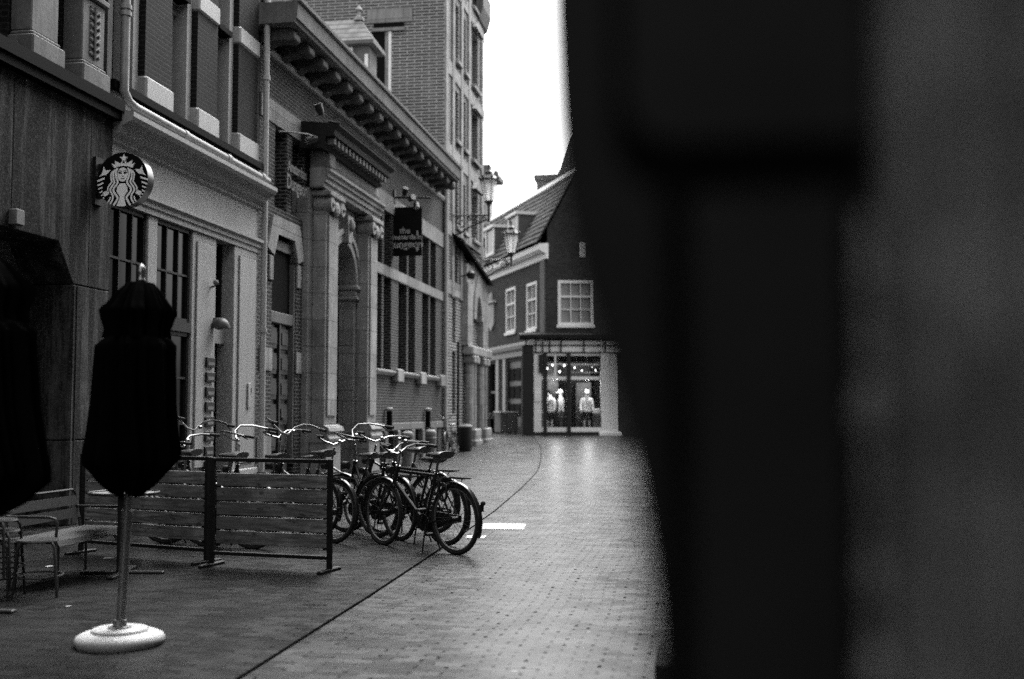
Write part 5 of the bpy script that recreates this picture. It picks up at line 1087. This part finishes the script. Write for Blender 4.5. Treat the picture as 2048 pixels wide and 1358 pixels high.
# ================================================================= bollards, bins
def bollard(x, y, label):
    t = thing("stone_bollard", label, "bollard", (x, y, gz(y)), 0, "stone bollards before the brick hall"); z = gz(y); mb = MB()
    mb.lathe([(.02, 0), (.17, 0), (.165, .06), (.15, .1), (.145, .62), (.17, .66), (.17, .7), (.12, .73), (.02, .73)], (x, y, z), 20); b = mb.build("shaft", 'stone_mid', t, True)
    mb = MB(); mb.ell([(x, y, z + .73 + dz, r, r) for r, dz in ((.10, 0), (.15, .05), (.165, .11), (.15, .17), (.09, .21), (.01, .225))], 16); mb.build("ball", 'stone', t, True)
bollard(-7.75, 30.6, "stone ball-topped bollard nearest the portal, before the basement openings")
bollard(-7.75, 33.4, "stone ball-topped bollard farther along, toward the dark bicycle")
def bin_(x, y, label):
    z = gz(y); t = thing("litter_bin", label, "bin", (x, y, z)); mb = MB(); mb.lathe([(.02, 0), (.2, 0), (.22, .05), (.23, .8), (.02, .8)], (x, y, z), 20); mb.build("body", 'black_metal', t, True)
    mb = MB(); mb.lathe([(.02, .80), (.25, .80), (.26, .84), (.2, .9), (.02, .92)], (x, y, z), 20); mb.build("lid", 'stone_mid', t, True)
bin_(-7.7, 38.4, "black cylindrical litter bin with pale lid by the banded building")
p = WT(3.0, 1.0, 0); t = thing("grey_container", "grey box container standing before the corner house's wing", "container", (p[0], p[1], GB), R(26))
T = lambda a, d, z: (p[0] + a, p[1] + d, z)
mb = MB(T); mb.cbox(-.42, .42, -.5, .5, GB + .06, GB + .95, .03); mb.build("body", 'stone_mid', t); mb = MB(T); mb.cbox(-.46, .46, -.54, .54, GB + .955, GB + 1.03, .02); mb.build("lid", 'offwhite', t)
mb = MB(T)
for a in (-.32, .32):
    for d in (-.4, .4): mb.tube([(a - .03, d, GB + .045), (a + .03, d, GB + .045)], .045, 10)
mb.build("castors", 'rubber', t)
for k, (s, dd) in enumerate(((5.6, .8), (9.9, .7))):
    p2 = WT(s, dd, 0); t = thing("planter", ("dark planter box by the wing's grey boards", "dark planter box at the far left end of the wing")[k], "planter", (p2[0], p2[1], GB), R(26), "dark planters along the wing")
    mb = MB(); mb.loft([[(p2[0] + a * k2, p2[1] + b * k2, z) for a, b in ((-.3, -.3), (.3, -.3), (.3, .3), (-.3, .3))] for k2, z in ((.85, GB), (1, GB + .6), (1.06, GB + .62), (1.06, GB + .68), (.9, GB + .68))]); mb.build("box", 'dark_paint', t)
    mb = MB(); rnd = random.Random(k)
    for _ in range(140):
        v = Vector((rnd.uniform(-.3, .3), rnd.uniform(-.3, .3), rnd.uniform(.6, .95))) + Vector((p2[0], p2[1], GB)); u = Vector((rnd.uniform(-1, 1), rnd.uniform(-1, 1), rnd.uniform(-.2, 1))).normalized() * .08; q_ = u.orthogonal().normalized() * .04
        mb.add([tuple(v - u), tuple(v + q_), tuple(v + u), tuple(v - q_)], [(0, 1, 2, 3)])
    mb.build("leaves", 'foliage', t)

# ================================================================= RIGHT ROW and the near doorway
rb = thing("brick_building", "dark brick building running on behind the black panelled doorway pilaster", "building", (.4, 16, 0))
RT = lambda a, d, z: (.04 - d, a, z)
mb = MB(RT); rw = [(a, a + 1.1, z, z + 1.9, .25) for a in (4.5, 7.5, 10.5, 13.5, 16.5, 19.5, 22.5, 25.5, 28.5) for z in (1.0, 4.6, 8.2)]; RH = 12.0
mb.wall(1.4, 31, 0, RH, 0, rw, ends=6); mb.wall(-12, .3, 0, RH, -.7, [], ends=6); mb.build("wall", 'brick_right', rb)  # second wall, unseen behind the camera, added to cut sky light
for a0, a1, z0, z1, _ in rw:
    mb = MB(RT); mb.box(a0, a1, -.2, -.1, z1 - .12, z1); mb.box(a0, a1, -.2, -.1, z0, z0 + .12); mb.box(a0, a0 + .1, -.2, -.11, z0 + .12, z1 - .12); mb.box(a1 - .1, a1, -.2, -.11, z0 + .12, z1 - .12); mb.box((a0 + a1) / 2 - .03, (a0 + a1) / 2 + .03, -.2, -.12, z0 + .12, z1 - .12)
    f = mb.build("window", 'white', rb); m2 = MB(RT); m2.box(a0, a1, -.24, -.21, z0, z1); m2.build("pane", 'glass_dark', f)
mb = MB(RT); mb.prof([(-.2, RH + .01), (.25, RH + .02), (.3, RH + .3), (-.2, RH + .35)], 1.4, 31); mb.build("eaves", 'offwhite', rb)
mb = MB(RT); mb.box(1.45, 30.95, -6, -.26, 0, RH - .05); mb.box(-11.9, .3, -6, -.95, 0, RH - .05); mb.build("light_block_core", 'dark_inside', rb)  # dark cores added to stop light passing through these walls
mb = MB(RT); mb.cbox(3.7, 4.05, .004, .172, 0, .72, .03); sg = mb.build("wall_guard", 'stone_dark', rb)

nd = thing("doorway_pilaster", "black wooden shop doorway pilaster with round-cornered panels beside a plain plaster strip", "doorway", (.05, .9, 0))
Lk = [(0, -.024), (1.25, -.0245), (1.335, -.026), (1.383, -.0285), (1.444, -.037), (1.485, -.0455), (1.539, -.060), (1.602, -.077), (1.667, -.089), (1.766, -.0945), (1.9, -.097), (2.6, -.10)]
Lz = []
for i in range(len(Lk) - 1):
    p0, p1, p2, p3 = Lk[max(i - 1, 0)], Lk[i], Lk[i + 1], Lk[min(i + 2, len(Lk) - 1)]; m1 = (p2[1] - p0[1]) / (p2[0] - p0[0]); m2_ = (p3[1] - p1[1]) / (p3[0] - p1[0]); hh = p2[0] - p1[0]
    for k in range(6):
        u = k / 6; Lz.append((p1[0] + hh * u, (2 * u**3 - 3 * u**2 + 1) * p1[1] + (u**3 - 2 * u**2 + u) * hh * m1 + (-2 * u**3 + 3 * u**2) * p2[1] + (u**3 - u**2) * hh * m2_))
Lz.append(Lk[-1])
mb = MB(); mb.loft([[(x, .735, z), (x + .006, .722, z), (.115, .722, z), (.115, 1.38, z), (x, 1.38, z)] for z, x in Lz]); mb.build("pilaster_body", 'near_wood', nd)
def rpanel(x0, x1, z0, z1, rbl, d0, d1):
    P = [(x1, z0), (x1, z1), (x0, z1)] + [(x0 + rbl - rbl * math.cos(t), z0 + rbl - rbl * math.sin(t)) for t in [i * math.pi / 2 / 8 for i in range(9)]]
    m = MB(lambda a, d, z: (a, d, z)); m.prism(P, d0, d1); return m
rpanel(-.050, .108, 1.640, 2.52, .04, .7175, .7215).build("panel_groove_shade", 'near_groove_shade', nd)  # flat near-black sheet, the groove's shade put into its colour
rpanel(-.040, .106, 1.668, 2.5, .032, .708, .7172).build("upper_panel", 'near_wood', nd)
mb = MB(); mb.box(-.018, .1, .7176, .7216, .6, 1.636); mb.build("lower_groove_shade", 'near_groove_shade', nd)  # dark sheet painted as shade around the lower panel
mb = MB(); mb.cbox(-.001, .094, .709, .7174, .66, 1.634, .003); mb.build("lower_panel", 'near_wood', nd)
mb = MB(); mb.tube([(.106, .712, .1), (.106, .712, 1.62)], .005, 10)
for z, r in ((1.31, .007), (1.345, .009), (1.40, .008), (1.50, .010), (1.535, .006), (1.58, .007)): mb.ball((.106, .709, z), r, 8, 6, (1, 1, 2))  # pale knobs and bead imitate glints along the carved edge
mb.build("highlight_bead", 'near_plaster', nd, True)
mb = MB(); mb.box(.1155, .24, .735, 1.38, 0, 2.6); mb.box(.24, .85, .728, 1.38, 0, 2.6)
for a, r in ((.135, .012), (.162, .007), (.185, .014), (.214, .008)): mb.tube([(a, .74, 0), (a - .004, .738, 1.5), (a + .004, .74, 2.6)], r, 12)
mb.build("side_wall", 'near_plaster', nd)
mb = MB(); mb.box(-.08, .86, .70, 1.39, 2.601, 2.95); mb.build("lintel", 'near_wood', nd)
